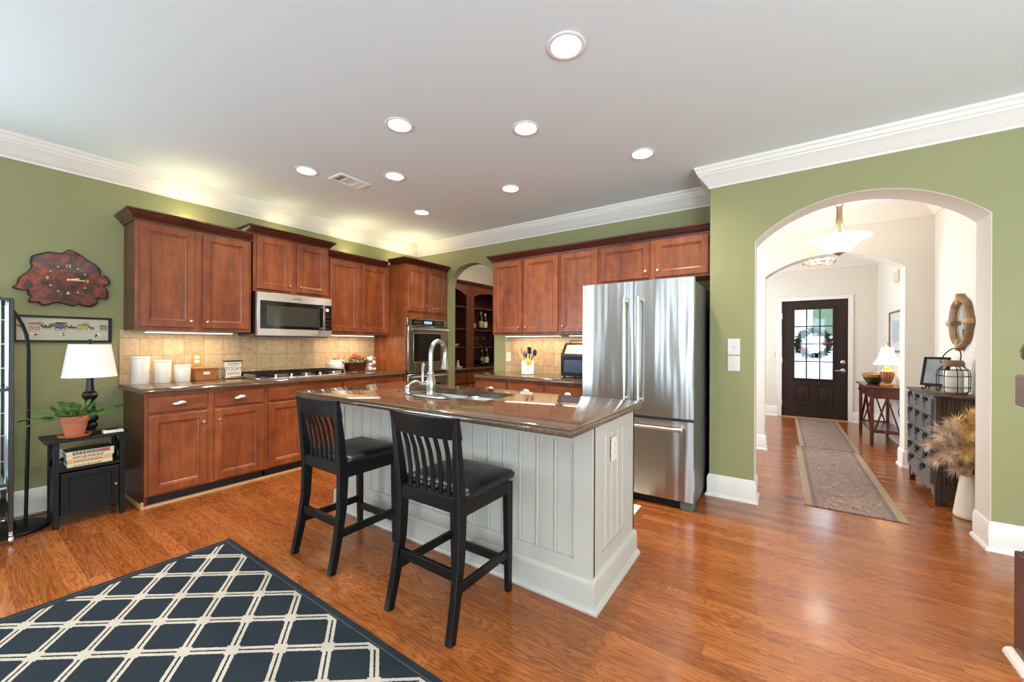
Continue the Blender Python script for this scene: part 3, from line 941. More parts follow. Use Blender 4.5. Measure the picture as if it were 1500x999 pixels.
xu = -4.22
upper_left('upper_cabinet', 'two-door cherry wall cabinet at the left end, above the white canisters', 0.885, 1.715, 1.365, 2.255, xu, [(0.915, 1.268, 1), (1.325, 1.692, -1)], 0.080, [(XL, 0.885), (xu - 0.02, 0.885), (xu - 0.02, 1.716)])
upper_left('upper_cabinet', 'short raised two-door cherry wall cabinet above the microwave', 1.722, 2.487, 1.766, 2.335, xu + 0.03, [(1.745, 2.078, 1), (2.130, 2.462, -1)], 0.075, [(XL, 1.722), (xu + 0.01, 1.722), (xu + 0.01, 2.487), (XL, 2.487)])
upper_left('upper_cabinet', 'two-door cherry wall cabinet between the microwave and the oven tower', 2.493, 3.347, 1.372, 2.255, xu, [(2.515, 2.885, 1), (2.928, 3.312, -1)], 0.075, [(xu - 0.02, 2.492), (xu - 0.02, 3.288)])

# rope light lying on the first upper cabinet
t = thing('rope_light', 'lit rope light lying on top of the left wall cabinet', 'lamp', (-4.45, 1.3, 2.255))
b = MB().tube([(-4.50, 0.95 + i * 0.05, 2.31 + 0.006 * math.sin(i * 2.1)) for i in range(15)], 0.008, 6)
MAT['rope'] = mat('rope_light_tube', (1, 1, 1, 1), 0.5, emit=(1.0, 0.86, 0.5, 1), estr=6)
b.build('tube', 'rope', t)
b = MB()
for i in range(8): b.box(-4.515, -4.485, 0.97 + i * 0.09, 0.985 + i * 0.09, 2.2555, 2.306)
b.build('clip', 'white', t)
area('cabinet_top_light', (-4.46, 1.30, 2.345), 0.05, 2.6, (1.0, 0.86, 0.50), (0.1, 0, 1), 0.72)
area('cabinet_top_light', (-4.46, 2.10, 2.42), 0.05, 1.0, (1.0, 0.86, 0.50), (0.1, 0, 1), 0.6)
area('cabinet_top_light', (-4.46, 2.92, 2.345), 0.05, 2.6, (1.0, 0.86, 0.50), (0.1, 0, 1), 0.74)
area('cabinet_top_light', (-4.30, 3.72, 2.36), 0.3, 2.4, (1.0, 0.86, 0.50), (0.1, 0, 1), 0.6)

# oven tower
xt = -3.93
t = thing('oven_tower', 'tall cherry cabinet in the corner holding the double oven', 'cabinet', (-4.25, 3.735, 0))
f = xt - 0.02
b = MB()
b.box(XL + 0.001, f - 0.018, 3.352, 3.372, 0, 2.295).box(XL + 0.001, f - 0.018, 4.098, 4.118, 0, 2.295).box(XL + 0.001, f - 0.018, 3.372, 4.098, 1.66, 2.295).box(XL + 0.001, f - 0.018, 3.372, 4.098, 0.1, 0.135)
b.build('carcass', 'cherry', t)
b = MB()
b.box(f - 0.018, f, 3.352, 3.372, 0.0, 2.295).box(f - 0.018, f, 4.085, 4.118, 0.0, 2.295).box(f - 0.018, f, 3.372, 4.085, 1.595, 2.295).box(f - 0.018, f, 3.372, 4.085, 0.1, 0.14)
b.build('face_frame', 'cherry', t)
for a, c, k in ((3.392, 3.718, 1), (3.745, 4.070, -1)):
    d = MB().panel('x+', f, a, c, 1.685, 2.270, DOOR_LV).build('door', 'cherry', t, angle=20)
    knob_x(xt, (c - 0.03 if k > 0 else a + 0.03), 1.77, d)
cab_crown(2.288, [(-4.215, 3.352), (f, 3.352), (f, 4.126)], 0.070, t)

# double oven
t = thing('double_oven', 'stainless double wall oven in the tall corner cabinet', 'oven', (-4.2, 3.73, 0.14))
oy0, oy1 = 3.375, 4.08
MB().box(-4.45, f + 0.001, oy0 + 0.01, oy1 - 0.01, 0.145, 1.59).build('housing', 'black', t)
d = MB().box(f + 0.001, f + 0.024, oy0, oy1, 1.497, 1.592, 0.003).build('control_panel', 'steel', t)
MB().box(f + 0.024, f + 0.026, oy0 + 0.07, oy1 - 0.05, 1.510, 1.578).build('control_glass', 'blackglass', d)
MAT['disp'] = mat('oven_display', S(40, 60, 90), 0.3, emit=(0.35, 0.55, 0.95, 1), estr=0.9)
MB().box(f + 0.026, f + 0.0265, 3.66, 3.80, 1.528, 1.562).build('display', 'disp', d)
b = MB()
for q in (3.49, 3.52, 3.56, 3.60, 3.88, 3.91, 3.94, 3.97):
    for z in (1.535, 1.553): b.box(f + 0.026, f + 0.0263, q, q + 0.012, z, z + 0.004)
b.build('button_mark', 'white', d)
def oven_door(z0, z1, w0, w1):
    d = MB().box(f + 0.001, f + 0.040, oy0, oy1, z0, z1, 0.004).build('oven_door', 'steel', t)
    MB().box(f + 0.040, f + 0.042, oy0 + 0.085, oy1 - 0.12, w0 - 0.012, w1 + 0.012, 0.0008).build('window_bezel', 'nickel', d)
    MB().box(f + 0.042, f + 0.0435, oy0 + 0.093, oy1 - 0.128, w0, w1).build('window', 'ovenglass', d)
    zh = z1 - 0.040
    b = MB().tube([(f + 0.085, oy0 + 0.03, zh), (f + 0.085, oy1 - 0.02, zh)], 0.012, 10)
    for q in (oy0 + 0.075, oy1 - 0.075): b.bar((f + 0.039, q, zh - 0.006), (f + 0.085, q, zh), 0.026, 0.020, bev=0.003)
    b.build('handle', 'nickel', d)
oven_door(0.885, 1.487, 1.030, 1.395)
oven_door(0.165, 0.870, 0.33, 0.735)

# base cabinets
xb = -3.95
def base_left(name, lab, y0, y1, fronts, end=False, split=True):
    t = thing(name, lab, 'cabinet', (-4.26, (y0 + y1) / 2, 0), 'base cabinets on the left wall')
    f = xb - 0.02
    b = MB().box(XL + 0.001, f - 0.018, y0, y1, 0.10, 0.8745)
    if end: b.box(XL + 0.001, f - 0.018, y0, y0 + 0.019, 0.0, 0.10)
    b.build('carcass', 'cherry_shaded', t)
    b = MB().box(f - 0.018, f, y0, y1, 0.085, 0.8745, 0.001)
    b.build('face_frame', 'cherry', t)
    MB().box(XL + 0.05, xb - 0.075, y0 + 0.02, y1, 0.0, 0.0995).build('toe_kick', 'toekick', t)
    for a, c, k, pull in fronts:
        d = MB().panel('x+', f, a, c, 0.722, 0.846, DRAW_LV).build('drawer', 'cherry_h', t, angle=20)
        if pull: cup('x+', xb, (a + c) / 2, 0.790, d)
        d = MB().panel('x+', f, a, c, 0.100, 0.700, DOOR_LV).build('door', 'cherry', t, angle=20)
        if k: knob_x(xb, (c - 0.03 if k > 0 else a + 0.03), 0.612, d, 0.015)
    return t
base_left('base_cabinet', 'cherry base cabinet at the left end with two cup-pull drawers over two doors', 0.886, 1.727, [(0.905, 1.278, 1, True), (1.328, 1.708, -1, True)], True)
base_left('base_cabinet', 'cherry base cabinet under the cooktop with plain false drawer fronts', 1.729, 2.500, [(1.752, 2.098, 1, False), (2.142, 2.482, -1, False)])
base_left('base_cabinet', 'cherry base cabinet beside the oven tower, mostly behind the island', 2.502, 3.350, [(2.520, 2.905, 1, False), (2.945, 3.330, -1, False)])
b = MB().sweep([(0, 0.0), (0.018, 0.0), (0.014, 0.012), (0.0, 0.018)], [(XL + 0.03, 0.884), (-3.995, 0.884), (-3.995, 3.35)])
b.box(-3.995, -3.981, 0.868, 0.884, 0.0, 0.05)
b.build('trim_10', 'shoewood', kind='structure')

# worktop of the left run (with the cooktop let into it)
b = MB()
CT = [(0, 0.875), (0.600, 0.875), (0.634, 0.877), (0.642, 0.884), (0.644, 0.893), (0.639, 0.903), (0.646, 0.909), (0.642, 0.9145), (0.636, 0.916), (0, 0.916)]
def ogee(path_xy, zt=0.916, th=0.041):
    pass
def slab_ogee(poly, z0, z1):
    """slab whose edge has a stepped ogee: polygon shrunk by a list of insets"""
    b = MB()
    n = len(poly)
    P = [Vector(p) for p in poly]
    ar = sum(P[i].x * P[(i + 1) % n].y - P[(i + 1) % n].x * P[i].y for i in range(n))
    sg = 1 if ar > 0 else -1
    def inset(d):
        out = []
        for i in range(n):
            e0 = (P[i] - P[i - 1]).normalized(); e1 = (P[(i + 1) % n] - P[i]).normalized()
            n0 = Vector((-e0.y, e0.x)) * sg; n1 = Vector((-e1.y, e1.x)) * sg
            mm = (n0 + n1).normalized(); mm /= max(mm.dot(n0), 0.3)
            out.append((P[i].x + mm.x * d, P[i].y + mm.y * d))
        return out
    h = z1 - z0
    prof = [(0.012, 0), (0.004, 0.06), (0.001, 0.2), (0.0, 0.35), (0.002, 0.55), (0.006, 0.68), (0.006, 0.74), (0.003, 0.84), (0.005, 0.94), (0.011, 1.0)]
    b.loft([[(x, y, z0 + q * h) for x, y in inset(d)] for d, q in prof])
    return b, inset
b, _ = slab_ogee([(XL + 0.001, 0.852), (-3.918, 0.852), (-3.918, 3.351), (XL + 0.001, 3.351)], 0.875, 0.916)
b.build('worktop', 'quartz', label='long brown quartz worktop along the left wall under the cooktop', cat='worktop')

# cooktop
t = thing('cooktop', 'stainless gas cooktop with black cast grates on the left worktop', 'cooktop', (-4.3, 2.15, 0.916))
cx0, cx1, cy0, cy1 = -4.50, -4.03, 1.72, 2.62
MB().box(cx0, cx1, cy0, cy1, 0.9165, 0.925, 0.004).build('tray', 'steel_v', t)
for gy0, gy1 in ((1.735, 2.035), (2.04, 2.30), (2.305, 2.605)):
    b = MB()
    zt = 0.965
    for y in (gy0, gy1): b.bar((cx0 + 0.02, y, zt), (cx1 - 0.09, y, zt), 0.012, 0.014)
    for x in (cx0 + 0.02, cx1 - 0.09): b.bar((x, gy0, zt), (x, gy1, zt), 0.012, 0.014)
    k = 5
    for i in range(1, k): b.bar((cx0 + 0.02, gy0 + (gy1 - gy0) * i / k, zt + 0.004), (cx1 - 0.09, gy0 + (gy1 - gy0) * i / k, zt + 0.004), 0.008, 0.014)
    b.bar(((cx0 + cx1 - 0.07) / 2, gy0, zt), ((cx0 + cx1 - 0.07) / 2, gy1, zt), 0.010, 0.014)
    for x in (cx0 + 0.02, cx1 - 0.09):
        for y in (gy0, gy1): b.box(x - 0.008, x + 0.008, y - 0.008, y + 0.008, 0.925, zt)
    b.build('grate', 'iron', t)
for bx, by, r in ((-4.40, 1.88, 0.045), (-4.22, 1.88, 0.036), (-4.31, 2.17, 0.058), (-4.40, 2.45, 0.040), (-4.22, 2.45, 0.045)):
    MB().lathe([(r * 1.2, 0), (r * 1.2, 0.010), (r, 0.012), (r, 0.022), (r * 0.85, 0.026), (0, 0.026)], (bx, by, 0.925), seg=18).build('burner', 'iron', t)
for i in range(5):
    MB().lathe([(0.022, 0), (0.022, 0.006), (0.016, 0.010), (0.015, 0.030), (0.012, 0.034), (0, 0.034)], (cx1 - 0.045, 1.87 + i * 0.15, 0.925), seg=14).build('control_knob', 'chrome', t)

# over-the-range microwave
t = thing('microwave', 'stainless over-the-range microwave between the left wall cabinets', 'microwave', (-4.34, 2.1, 1.33))
my0, my1, mz0, mz1 = 1.724, 2.484, 1.335, 1.758
mf = -4.135
MB().box(XL + 0.002, mf - 0.045, my0, my1, mz0 + 0.02, mz1, 0.002).build('housing', 'iron', t)
b = MB().prism([(XL + 0.01, mz0 + 0.0195), (mf - 0.06, mz0 + 0.0195), (mf - 0.075, mz0 - 0.012), (XL + 0.01, mz0 - 0.002)], 'y', my0 + 0.004, my1 - 0.004)
b.build('vent_base', 'graypaint', t)
d = MB().box(mf - 0.0445, mf, my0, my1, mz0, mz1, 0.006).build('front', 'steel_left', t)
MB().box(mf, mf + 0.002, my0 + 0.028, my1 - 0.005, mz0 + 0.070, mz1 - 0.080).build('door_glass', 'blackglass', d)
MAT['mwwin'] = mat('microwave_window_mesh', S(58, 54, 46), 0.08, coat=0.4)
MB().box(mf + 0.002, mf + 0.0026, my0 + 0.085, my1 - 0.155, mz0 + 0.10, mz1 - 0.125).build('window', 'mwwin', d)
b = MB().bar((mf + 0.038, my1 - 0.112, mz0 + 0.072), (mf + 0.038, my1 - 0.112, mz1 - 0.085), 0.022, 0.014, up=(1, 0, 0), bev=0.003)
for z in (mz0 + 0.09, mz1 - 0.105): b.bar((mf + 0.001, my1 - 0.112, z), (mf + 0.038, my1 - 0.112, z), 0.016, 0.016)
b.build('handle', 'nickel', d)
MB().box(mf, mf + 0.0025, (my0 + my1) / 2 - 0.045, (my0 + my1) / 2 + 0.045, mz1 - 0.050, mz1 - 0.030, 0.0008).build('badge', 'nickel', d)
MAT['mwdisp'] = mat('microwave_display', S(20, 30, 60), 0.3, emit=(0.4, 0.55, 1.0, 1), estr=2.2)
MB().lathe([(0.017, 0), (0.017, 0.0012), (0, 0.0012)], (mf + 0.002, my1 - 0.055, mz1 - 0.13), axis='x', seg=18).build('display', 'mwdisp', d)
b = MB()
for i in range(4):
    for j in range(3): b.box(mf + 0.002, mf + 0.0024, my1 - 0.080 + j * 0.022, my1 - 0.070 + j * 0.022, mz0 + 0.09 + i * 0.042, mz0 + 0.096 + i * 0.042)
b.build('button_mark', 'nickel', d)

# under-cabinet lights
def ucl(lab, x0, x1, y0, y1, z, power, ax):
    t = thing('under_cabinet_light', lab, 'light', ((x0 + x1) / 2, (y0 + y1) / 2, z - 0.018), 'under-cabinet lights')
    MB().box(x0, x1, y0, y1, z - 0.016, z - 0.0005, 0.003).build('housing', 'white', t)
    MB().box(x0 + 0.008, x1 - 0.008, y0 + 0.008, y1 - 0.008, z - 0.019, z - 0.016).build('diffuser', 'ucl', t)
    area('under_cabinet_lamp', ((x0 + x1) / 2, (y0 + y1) / 2, z - 0.022), x1 - x0 - 0.02, power, WARM, (0, 0, -1), y1 - y0 - 0.02)
ucl('long under-cabinet strip light above the white canisters', -4.39, -4.32, 0.97, 1.60, 1.365, 2.6, 'y')
ucl('under-cabinet strip light above the ceramic jar and flowers', -4.39, -4.32, 2.60, 3.18, 1.372, 2.8, 'y')
area('range_hood_lamp', (-4.40, 2.1, 1.318), 0.05, 0.35, WARM, (0, 0, -1), 0.4)

# ================================================================== RUN ALONG THE END WALL
yu = 3.80
def upper_back(name, lab, x0, x1, z0, z1, doors):
    t = thing(name, lab, 'cabinet', ((x0 + x1) / 2, 3.96, z0), 'upper cabinets on the end wall')
    f = yu + 0.020
    MB().box(x0, x1, f + 0.018, YB - 0.001, z0, z1).build('carcass', 'cherry', t)
    MB().box(x0, x1, f, f + 0.018, z0, z1, 0.001).build('face_frame', 'cherry', t)
    for a, c, k in doors:
        d = MB().panel('y-', f, a, c, z0 + 0.022, z1 - 0.030, DOOR_LV).build('door', 'cherry', t, angle=20)
        knob_y((c - 0.03 if k > 0 else a + 0.03), yu, z0 + 0.085, d)
    return t
ucab = []
ucab.append(upper_back('upper_cabinet', 'two-door cherry wall cabinet above the utensil crock', -2.90, -1.990, 1.372, 2.262, [(-2.885, -2.475, 1), (-2.440, -2.005, -1)]))
ucab.append(upper_back('upper_cabinet', 'single-door cherry wall cabinet left of the refrigerator', -1.988, -1.542, 1.372, 2.262, [(-1.970, -1.555, -1)]))
ucab.append(upper_back('upper_cabinet', 'short two-door cherry cabinet above the refrigerator', -1.540, -0.502, 1.872, 2.262, [(-1.520, -1.035, 1), (-0.985, -0.530, -1)]))
for t, (xa, xb_, ends) in zip(ucab, ((-2.90, -1.99, True), (-1.988, -1.542, False), (-1.54, -0.502, False))):
    p = [(xa, yu + 0.02), (xb_, yu + 0.02)]
    if ends: p = [(xa, YB)] + p
    pr = [(d, 2.250 + z * 0.95) for d, z in CCR]
    MB().sweep(pr, p, side=-1 if True else 1).build('crown_moulding', 'crownwood_x', t, angle=25)

ybf = 3.51
def base_back(name, lab, x0, x1, fronts, left=False):
    t = thing(name, lab, 'cabinet', ((x0 + x1) / 2, 3.82, 0), 'base cabinets on the end wall')
    f = ybf + 0.02
    MB().box(x0, x1, f + 0.018, YB - 0.001, 0.10, 0.8745).build('carcass', 'cherry', t)
    MB().box(x0, x1, f, f + 0.018, 0.085, 0.8745, 0.001).build('face_frame', 'cherry', t)
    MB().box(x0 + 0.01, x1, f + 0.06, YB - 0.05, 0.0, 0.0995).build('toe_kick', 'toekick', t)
    for a, c, k in fronts:
        d = MB().panel('y-', f, a, c, 0.722, 0.846, DRAW_LV).build('drawer', 'cherry_x', t, angle=20)
        cup('y-', ybf, (a + c) / 2, 0.775, d)
        d = MB().panel('y-', f, a, c, 0.100, 0.700, DOOR_LV).build('door', 'cherry', t, angle=20)
        knob_y((c - 0.03 if k > 0 else a + 0.03), ybf, 0.612, d)
    return t
base_back('base_cabinet', 'cherry base cabinet with two cup-pull drawers below the utensil crock', -2.94, -2.005, [(-2.915, -2.488, 1), (-2.440, -2.018, -1)])
base_back('base_cabinet', 'cherry base cabinet with one cup-pull drawer next to the refrigerator', -2.003, -1.46, [(-1.975, -1.50, -1)])
b, _ = slab_ogee([(-2.965, YB - 0.001), (-2.965, 3.555), (-2.905, 3.476), (-1.452, 3.476), (-1.452, YB - 0.001)], 0.875, 0.916)
b.build('worktop', 'quartz', label='short brown quartz worktop beside the refrigerator', cat='worktop')
ucl('under-cabinet light bar above the utensil crock', -2.80, -2.05, 3.93, 4.00, 1.372, 2.6, 'x')
ucl('under-cabinet light bar above the bread box', -1.94, -1.60, 3.93, 4.00, 1.372, 1.6, 'x')

# ---------------------------------------------------------------- refrigerator
t = thing('refrigerator', 'stainless french-door refrigerator with a bottom freezer drawer', 'refrigerator', (-0.985, 3.6, 0))
fx0, fx1, ff = -1.437, -0.541, 3.185
MB().box(fx0 + 0.004, fx1 - 0.004, ff + 0.075, 4.03, 0.03, 1.752, 0.004).build('cabinet', 'graypaint', t)
def curved_door(x0, x1, z0, z1, bow=0.010):
    n = 14
    poly = []
    for i in range(n + 1):
        u = i / n
        poly.append((x0 + (x1 - x0) * u, ff + bow - bow * 4 * u * (1 - u) * 1.0))
    poly += [(x1, ff + 0.070), (x0, ff + 0.070)]
    return MB().prism(poly, 'z', z0, z1)
dl = curved_door(fx0, -0.9925, 0.700, 1.775).build('door', 'steel', t, angle=50)
dr = curved_door(-0.9865, fx1, 0.700, 1.775).build('door', 'steel', t, angle=50)
fz = curved_door(fx0, fx1, 0.072, 0.678).build('freezer_drawer', 'steel', t, angle=50)
def fhandle(p0, p1, parent):
    b = MB()
    p0, p1 = Vector(p0), Vector(p1)
    d = (p1 - p0).normalized()
    b.tube([p0, p1], 0.013, 12)
    for p, s_ in ((p0, 1), (p1, -1)):
        q = p + d * 0.014 * s_
        b.tube([q - d * 0.02 * 1, q + d * 0.02 * 1], 0.0165, 12)
        b.tube([(q.x, q.y, q.z), (q.x, ff + 0.012, q.z)], 0.012, 10)
    b.build('handle', 'nickel', parent)
fhandle((-1.052, ff - 0.055, 0.815), (-1.052, ff - 0.055, 1.635), dl)
fhandle((-0.940, ff - 0.055, 0.810), (-0.940, ff - 0.055, 1.640), dr)
fhandle((-1.36, ff - 0.055, 0.622), (-0.615, ff - 0.055, 0.622), fz)
MB().box(-1.03, -0.985, ff - 0.002, ff + 0.006, 0.235, 0.262, 0.001).build('badge', 'white', fz)
MB().box(fx0 + 0.01, fx1 - 0.10, ff + 0.05, ff + 0.09, 0.012, 0.068).build('base_grille', 'iron', t)
MB().box(fx1 - 0.10, fx1 - 0.002, ff + 0.035, ff + 0.12, 0.0, 0.060, 0.006).build('foot', 'graypaint', t)
MB().box(fx0 + 0.002, fx0 + 0.10, ff + 0.035, ff + 0.12, 0.0, 0.060, 0.006).build('foot', 'graypaint', t)
b = MB().box(fx1 - 0.08, fx1 - 0.02, ff + 0.02, ff + 0.13, 1.7525, 1.772, 0.004).box(fx0 + 0.02, fx0 + 0.08, ff + 0.02, ff + 0.13, 1.7525, 1.772, 0.004)
b.build('hinge_cover', 'graypaint', t)

# ---------------------------------------------------------------- butler's pantry hutch seen through the little arch
MAT['hutchwood'] = wood('hutch_wood', S(74, 30, 18), S(98, 44, 26), S(120, 58, 34), 0.3)
hx, hb = -4.30, XL - 0.088
t = thing('hutch', 'built-in dark cherry hutch with open shelves beyond the small arch', 'hutch', (-4.4, 5.2, 0))
hy0, hy1 = 4.30, 6.05
b = MB().box(hb, hb + 0.012, hy0, hy1, 0.88, 2.25)
for y in (hy0, 5.03, 6.03): b.box(hb + 0.012, hx - 0.018, y, y + 0.02, 0.88, 2.25)
b.box(hb + 0.012, hx - 0.018, hy0, hy1, 2.225, 2.25)
b.build('carcass', 'cherry_shaded', t)
b = MB().box(hx - 0.018, hx, hy0, hy0 + 0.06, 0.88, 2.25).box(hx - 0.018, hx, 4.945, 5.140, 0.88, 2.25, 0.002).box(hx - 0.018, hx, 5.985, hy1, 0.88, 2.25)
for ya, yb_ in ((hy0 + 0.06, 4.945), (5.14, 5.985)):
    ar = [(yb_, 2.25), (yb_, 2.065)]
    n = 16
    for i in range(n + 1):
        u = i / n
        y = yb_ - 0.10 - (yb_ - ya - 0.20) * u
        ar.append((y, 2.10 + 0.045 * math.sin(PI * u) ** 0.7))
    ar += [(ya, 2.065), (ya, 2.25)]
    b.prism(ar[::-1], 'x', hx - 0.018, hx)
b.build('face_frame', 'hutchwood', t)
for ya, yb_, zs in ((hy0 + 0.02, 5.03, (1.885, 1.52, 1.218)), (5.05, 6.03, (1.885, 1.508, 1.215))):
    for z in zs:
        MB().box(hb + 0.012, hx - 0.022, ya, yb_, z - 0.018, z).build('shelf', 'hutchwood', t)
cab_crown(2.235, [(hx, hy0), (hx, hy1)], 0.06, t)
MB().box(hb, hx + 0.085, hy0, hy1, 0.838, 0.876, 0.006).build('counter', 'quartz', t)
MB().box(hb, hx + 0.05, hy0, hy1, 0.0, 0.8375).build('base', 'cherry_shaded', t)
for i in range(3):
    ya = hy0 + 0.04 + i * 0.57
    d = MB().panel('x+', hx + 0.05, ya, ya + 0.53, 0.63, 0.80, DRAW_LV).build('drawer', 'cherry_h', t, angle=20)
    if i == 2: cup('x+', hx + 0.07, ya + 0.26, 0.72, d)
    MB().panel('x+', hx + 0.05, ya, ya + 0.53, 0.08, 0.60, DOOR_LV).build('door', 'cherry', t, angle=20)
MAT['bottle'] = mat('dark_bottle_glass', S(18, 16, 14), 0.08, coat=0.4)
MAT['label'] = mat('cream_paper_label', S(222, 210, 186), 0.8)
MAT['labelgold'] = mat('gold_paper_label', S(190, 158, 96), 0.6)
def bottle(x, y, z, lab, group, h=0.31, r=0.038, lm='label', k=1.0):
    t = thing('wine_bottle', lab, 'bottle', (x, y, z), group)
    MB().lathe([(r * 0.9, 0), (r, 0.006), (r, h * 0.58), (r * 0.85, h * 0.66), (r * 0.42, h * 0.74), (r * 0.36, h * 0.95), (r * 0.42, h * 0.96), (r * 0.42, h), (0, h)], (x, y, z), seg=18).build('glass', 'bottle', t)
    MB().lathe([(r + 0.0004, h * 0.16), (r + 0.0008, h * 0.165), (r + 0.0008, h * 0.50), (r + 0.0004, h * 0.505)], (x, y, z), seg=18, cap0=False, cap1=False).build('label', lm, t)
    MB().lathe([(r * 0.44, h * 0.84), (r * 0.45, h * 0.845), (r * 0.45, h + 0.001), (0, h + 0.0015)], (x, y, z), seg=14, cap0=False).build('foil_cap', lm, t)
g = 'wine bottles in the hutch'
zz = 1.508
bottle(-4.43, 5.27, zz, 'short bottle leftmost on the shelf above the glasses', g, 0.22, 0.045, 'labelgold')
bottle(-4.43, 5.485, zz, 'middle bottle of the three on the shelf above the glasses', g, 0.33, 0.040, 'labelgold')
bottle(-4.43, 5.605, zz, 'rightmost bottle on the shelf above the glasses, with a pale label', g, 0.31, 0.038)
bottle(-4.42, 5.505, 0.876, 'dark bottle standing on the hutch counter left of the pale-labelled one', g, 0.30, 0.036, 'labelgold')
bottle(-4.42, 5.64, 0.876, 'pale-labelled bottle at the right on the hutch counter', g, 0.31, 0.038)
bottle(-4.43, 4.72, 0.876, 'bottle at the left edge of the arch on the hutch counter', g, 0.30, 0.036)
def wineglass(x, y, z, lab):
    t = thing('wine_glass', lab, 'glass', (x, y, z), 'wine glasses in the hutch')
    MB().lathe([(0.032, 0), (0.032, 0.003), (0.006, 0.008), (0.004, 0.085)], (x, y, z), seg=16, cap1=False).build('stem', 'smoke', t)
    MB().lathe([(0.004, 0.085), (0.022, 0.094), (0.034, 0.12), (0.036, 0.145), (0.030, 0.185), (0.0285, 0.185), (0.0345, 0.145), (0.0325, 0.121), (0.020, 0.097), (0, 0.09)], (x, y, z), seg=18, cap0=False, cap1=False).build('bowl', 'smoke', t)
for y, l in ((5.36, 'left wine glass on the middle hutch shelf'), (5.475, 'middle wine glass on the middle hutch shelf'), (5.575, 'right wine glass on the middle hutch shelf')):
    wineglass(-4.43, y, 1.215, l)
b = MB().lathe([(0.03, 0), (0.05, 0.012), (0.085, 0.05), (0.082, 0.05), (0.045, 0.016), (0, 0.012)], (-4.43, 4.80, 1.218), seg=20, cap1=False)
b.build('bowl', 'ceramic', label='small white bowl on a left shelf of the hutch', cat='bowl')
MB().lathe([(0.03, 0), (0.032, 0.05), (0.012, 0.08), (0.010, 0.13), (0.014, 0.135), (0, 0.136)], (-4.52, 4.80, 1.218), seg=16).build('decanter', 'smoke', label='small glass decanter behind the white bowl in the hutch', cat='decanter')
# round wine rack figure low in the hutch
t = thing('wine_rack', 'black round wine rack on the hutch counter', 'rack', (-4.42, 5.38, 0.876))
b = MB()
for dx in (-0.05, 0.05):
    b.tube([(-4.42 + dx, 5.38 + 0.075 * math.cos(a * PI / 10), 0.955 + 0.075 * math.sin(a * PI / 10)) for a in range(21)], 0.005, 6)
b.build('hoop', 'iron', t)
MB().box(-4.48, -4.36, 5.33, 5.43, 0.8765, 0.884).build('foot', 'iron', t)
MB().lathe([(0.038, 0), (0.038, 0.16), (0.014, 0.2), (0.013, 0.25), (0, 0.25)], (-4.55, 5.38, 0.955), axis='x', seg=16).build('bottle', 'bottle', t)
t = thing('figurine', 'small white figurine beside the left bottle on the hutch counter', 'figurine', (-4.40, 4.86, 0.876))
MB().box(-4.44, -4.36, 4.82, 4.92, 0.8762, 0.895, 0.006).build('base', 'ceramic', t)
MB().lathe([(0.026, 0), (0.022, 0.05), (0.012, 0.07), (0.016, 0.085), (0.012, 0.10), (0, 0.105)], (-4.40, 4.85, 0.895), seg=14).build('body', 'ceramic', t)
point('pantry_fill', (-3.5, 5.2, 2.45), 11, WARM2, 0.12)  # unseen fill light added for the pantry; no fixture hangs there

# ---------------------------------------------------------------- things on the short worktop
WT = 0.9165
t = thing('utensil_crock', 'white square crock of cooking utensils with a yellow flower, by the end-wall outlet', 'crock', (-2.43, 3.87, WT))
cx_, cy_ = -2.43, 3.87
b = MB()
b.loft([[(cx_ - w, cy_ - w, WT + h), (cx_ + w, cy_ - w, WT + h), (cx_ + w, cy_ + w, WT + h), (cx_ - w, cy_ + w, WT + h)] for w, h in ((0.064, 0), (0.068, 0.004), (0.070, 0.150), (0.068, 0.155), (0.061, 0.155), (0.060, 0.02))])
b.build('pot', 'ceramic', t)
MAT['slate'] = mat('blue_gray_glaze', S(112, 118, 124), 0.4)
b = MB()
for dx, dz, r in ((-0.045, 0.105, 0.008), (-0.025, 0.085, 0.005), (0.005, 0.06, 0.010), (0.02, 0.075, 0.006), (0.045, 0.03, 0.007), (-0.01, 0.055, 0.005), (0.055, 0.05, 0.005)):
    b.ball((cx_ + dx, cy_ - 0.0685, WT + dz), (r, 0.002, r * 0.7), 8, 5)
b.build('motif', 'slate', t)
MAT['lemon'] = mat('yellow_glaze', S(226, 196, 60), 0.5)
b = MB()
for i in range(9):
    a = 2 * PI * i / 9
    b.ball((cx_ + 0.01 + 0.022 * math.cos(a), cy_ - 0.074, WT + 0.145 + 0.022 * math.sin(a)), (0.015, 0.006, 0.015), 8, 5)
b.ball((cx_ + 0.01, cy_ - 0.077, WT + 0.145), (0.016, 0.008, 0.016), 8, 5)
b.build('flower', 'lemon', t)
t.rotation_euler = (0, 0, math.radians(32))
MAT['spoonwood'] = mat('pale_spoon_wood', S(206, 172, 120), 0.6)
MAT['spoonblack'] = mat('black_nylon', S(34, 30, 30), 0.45)
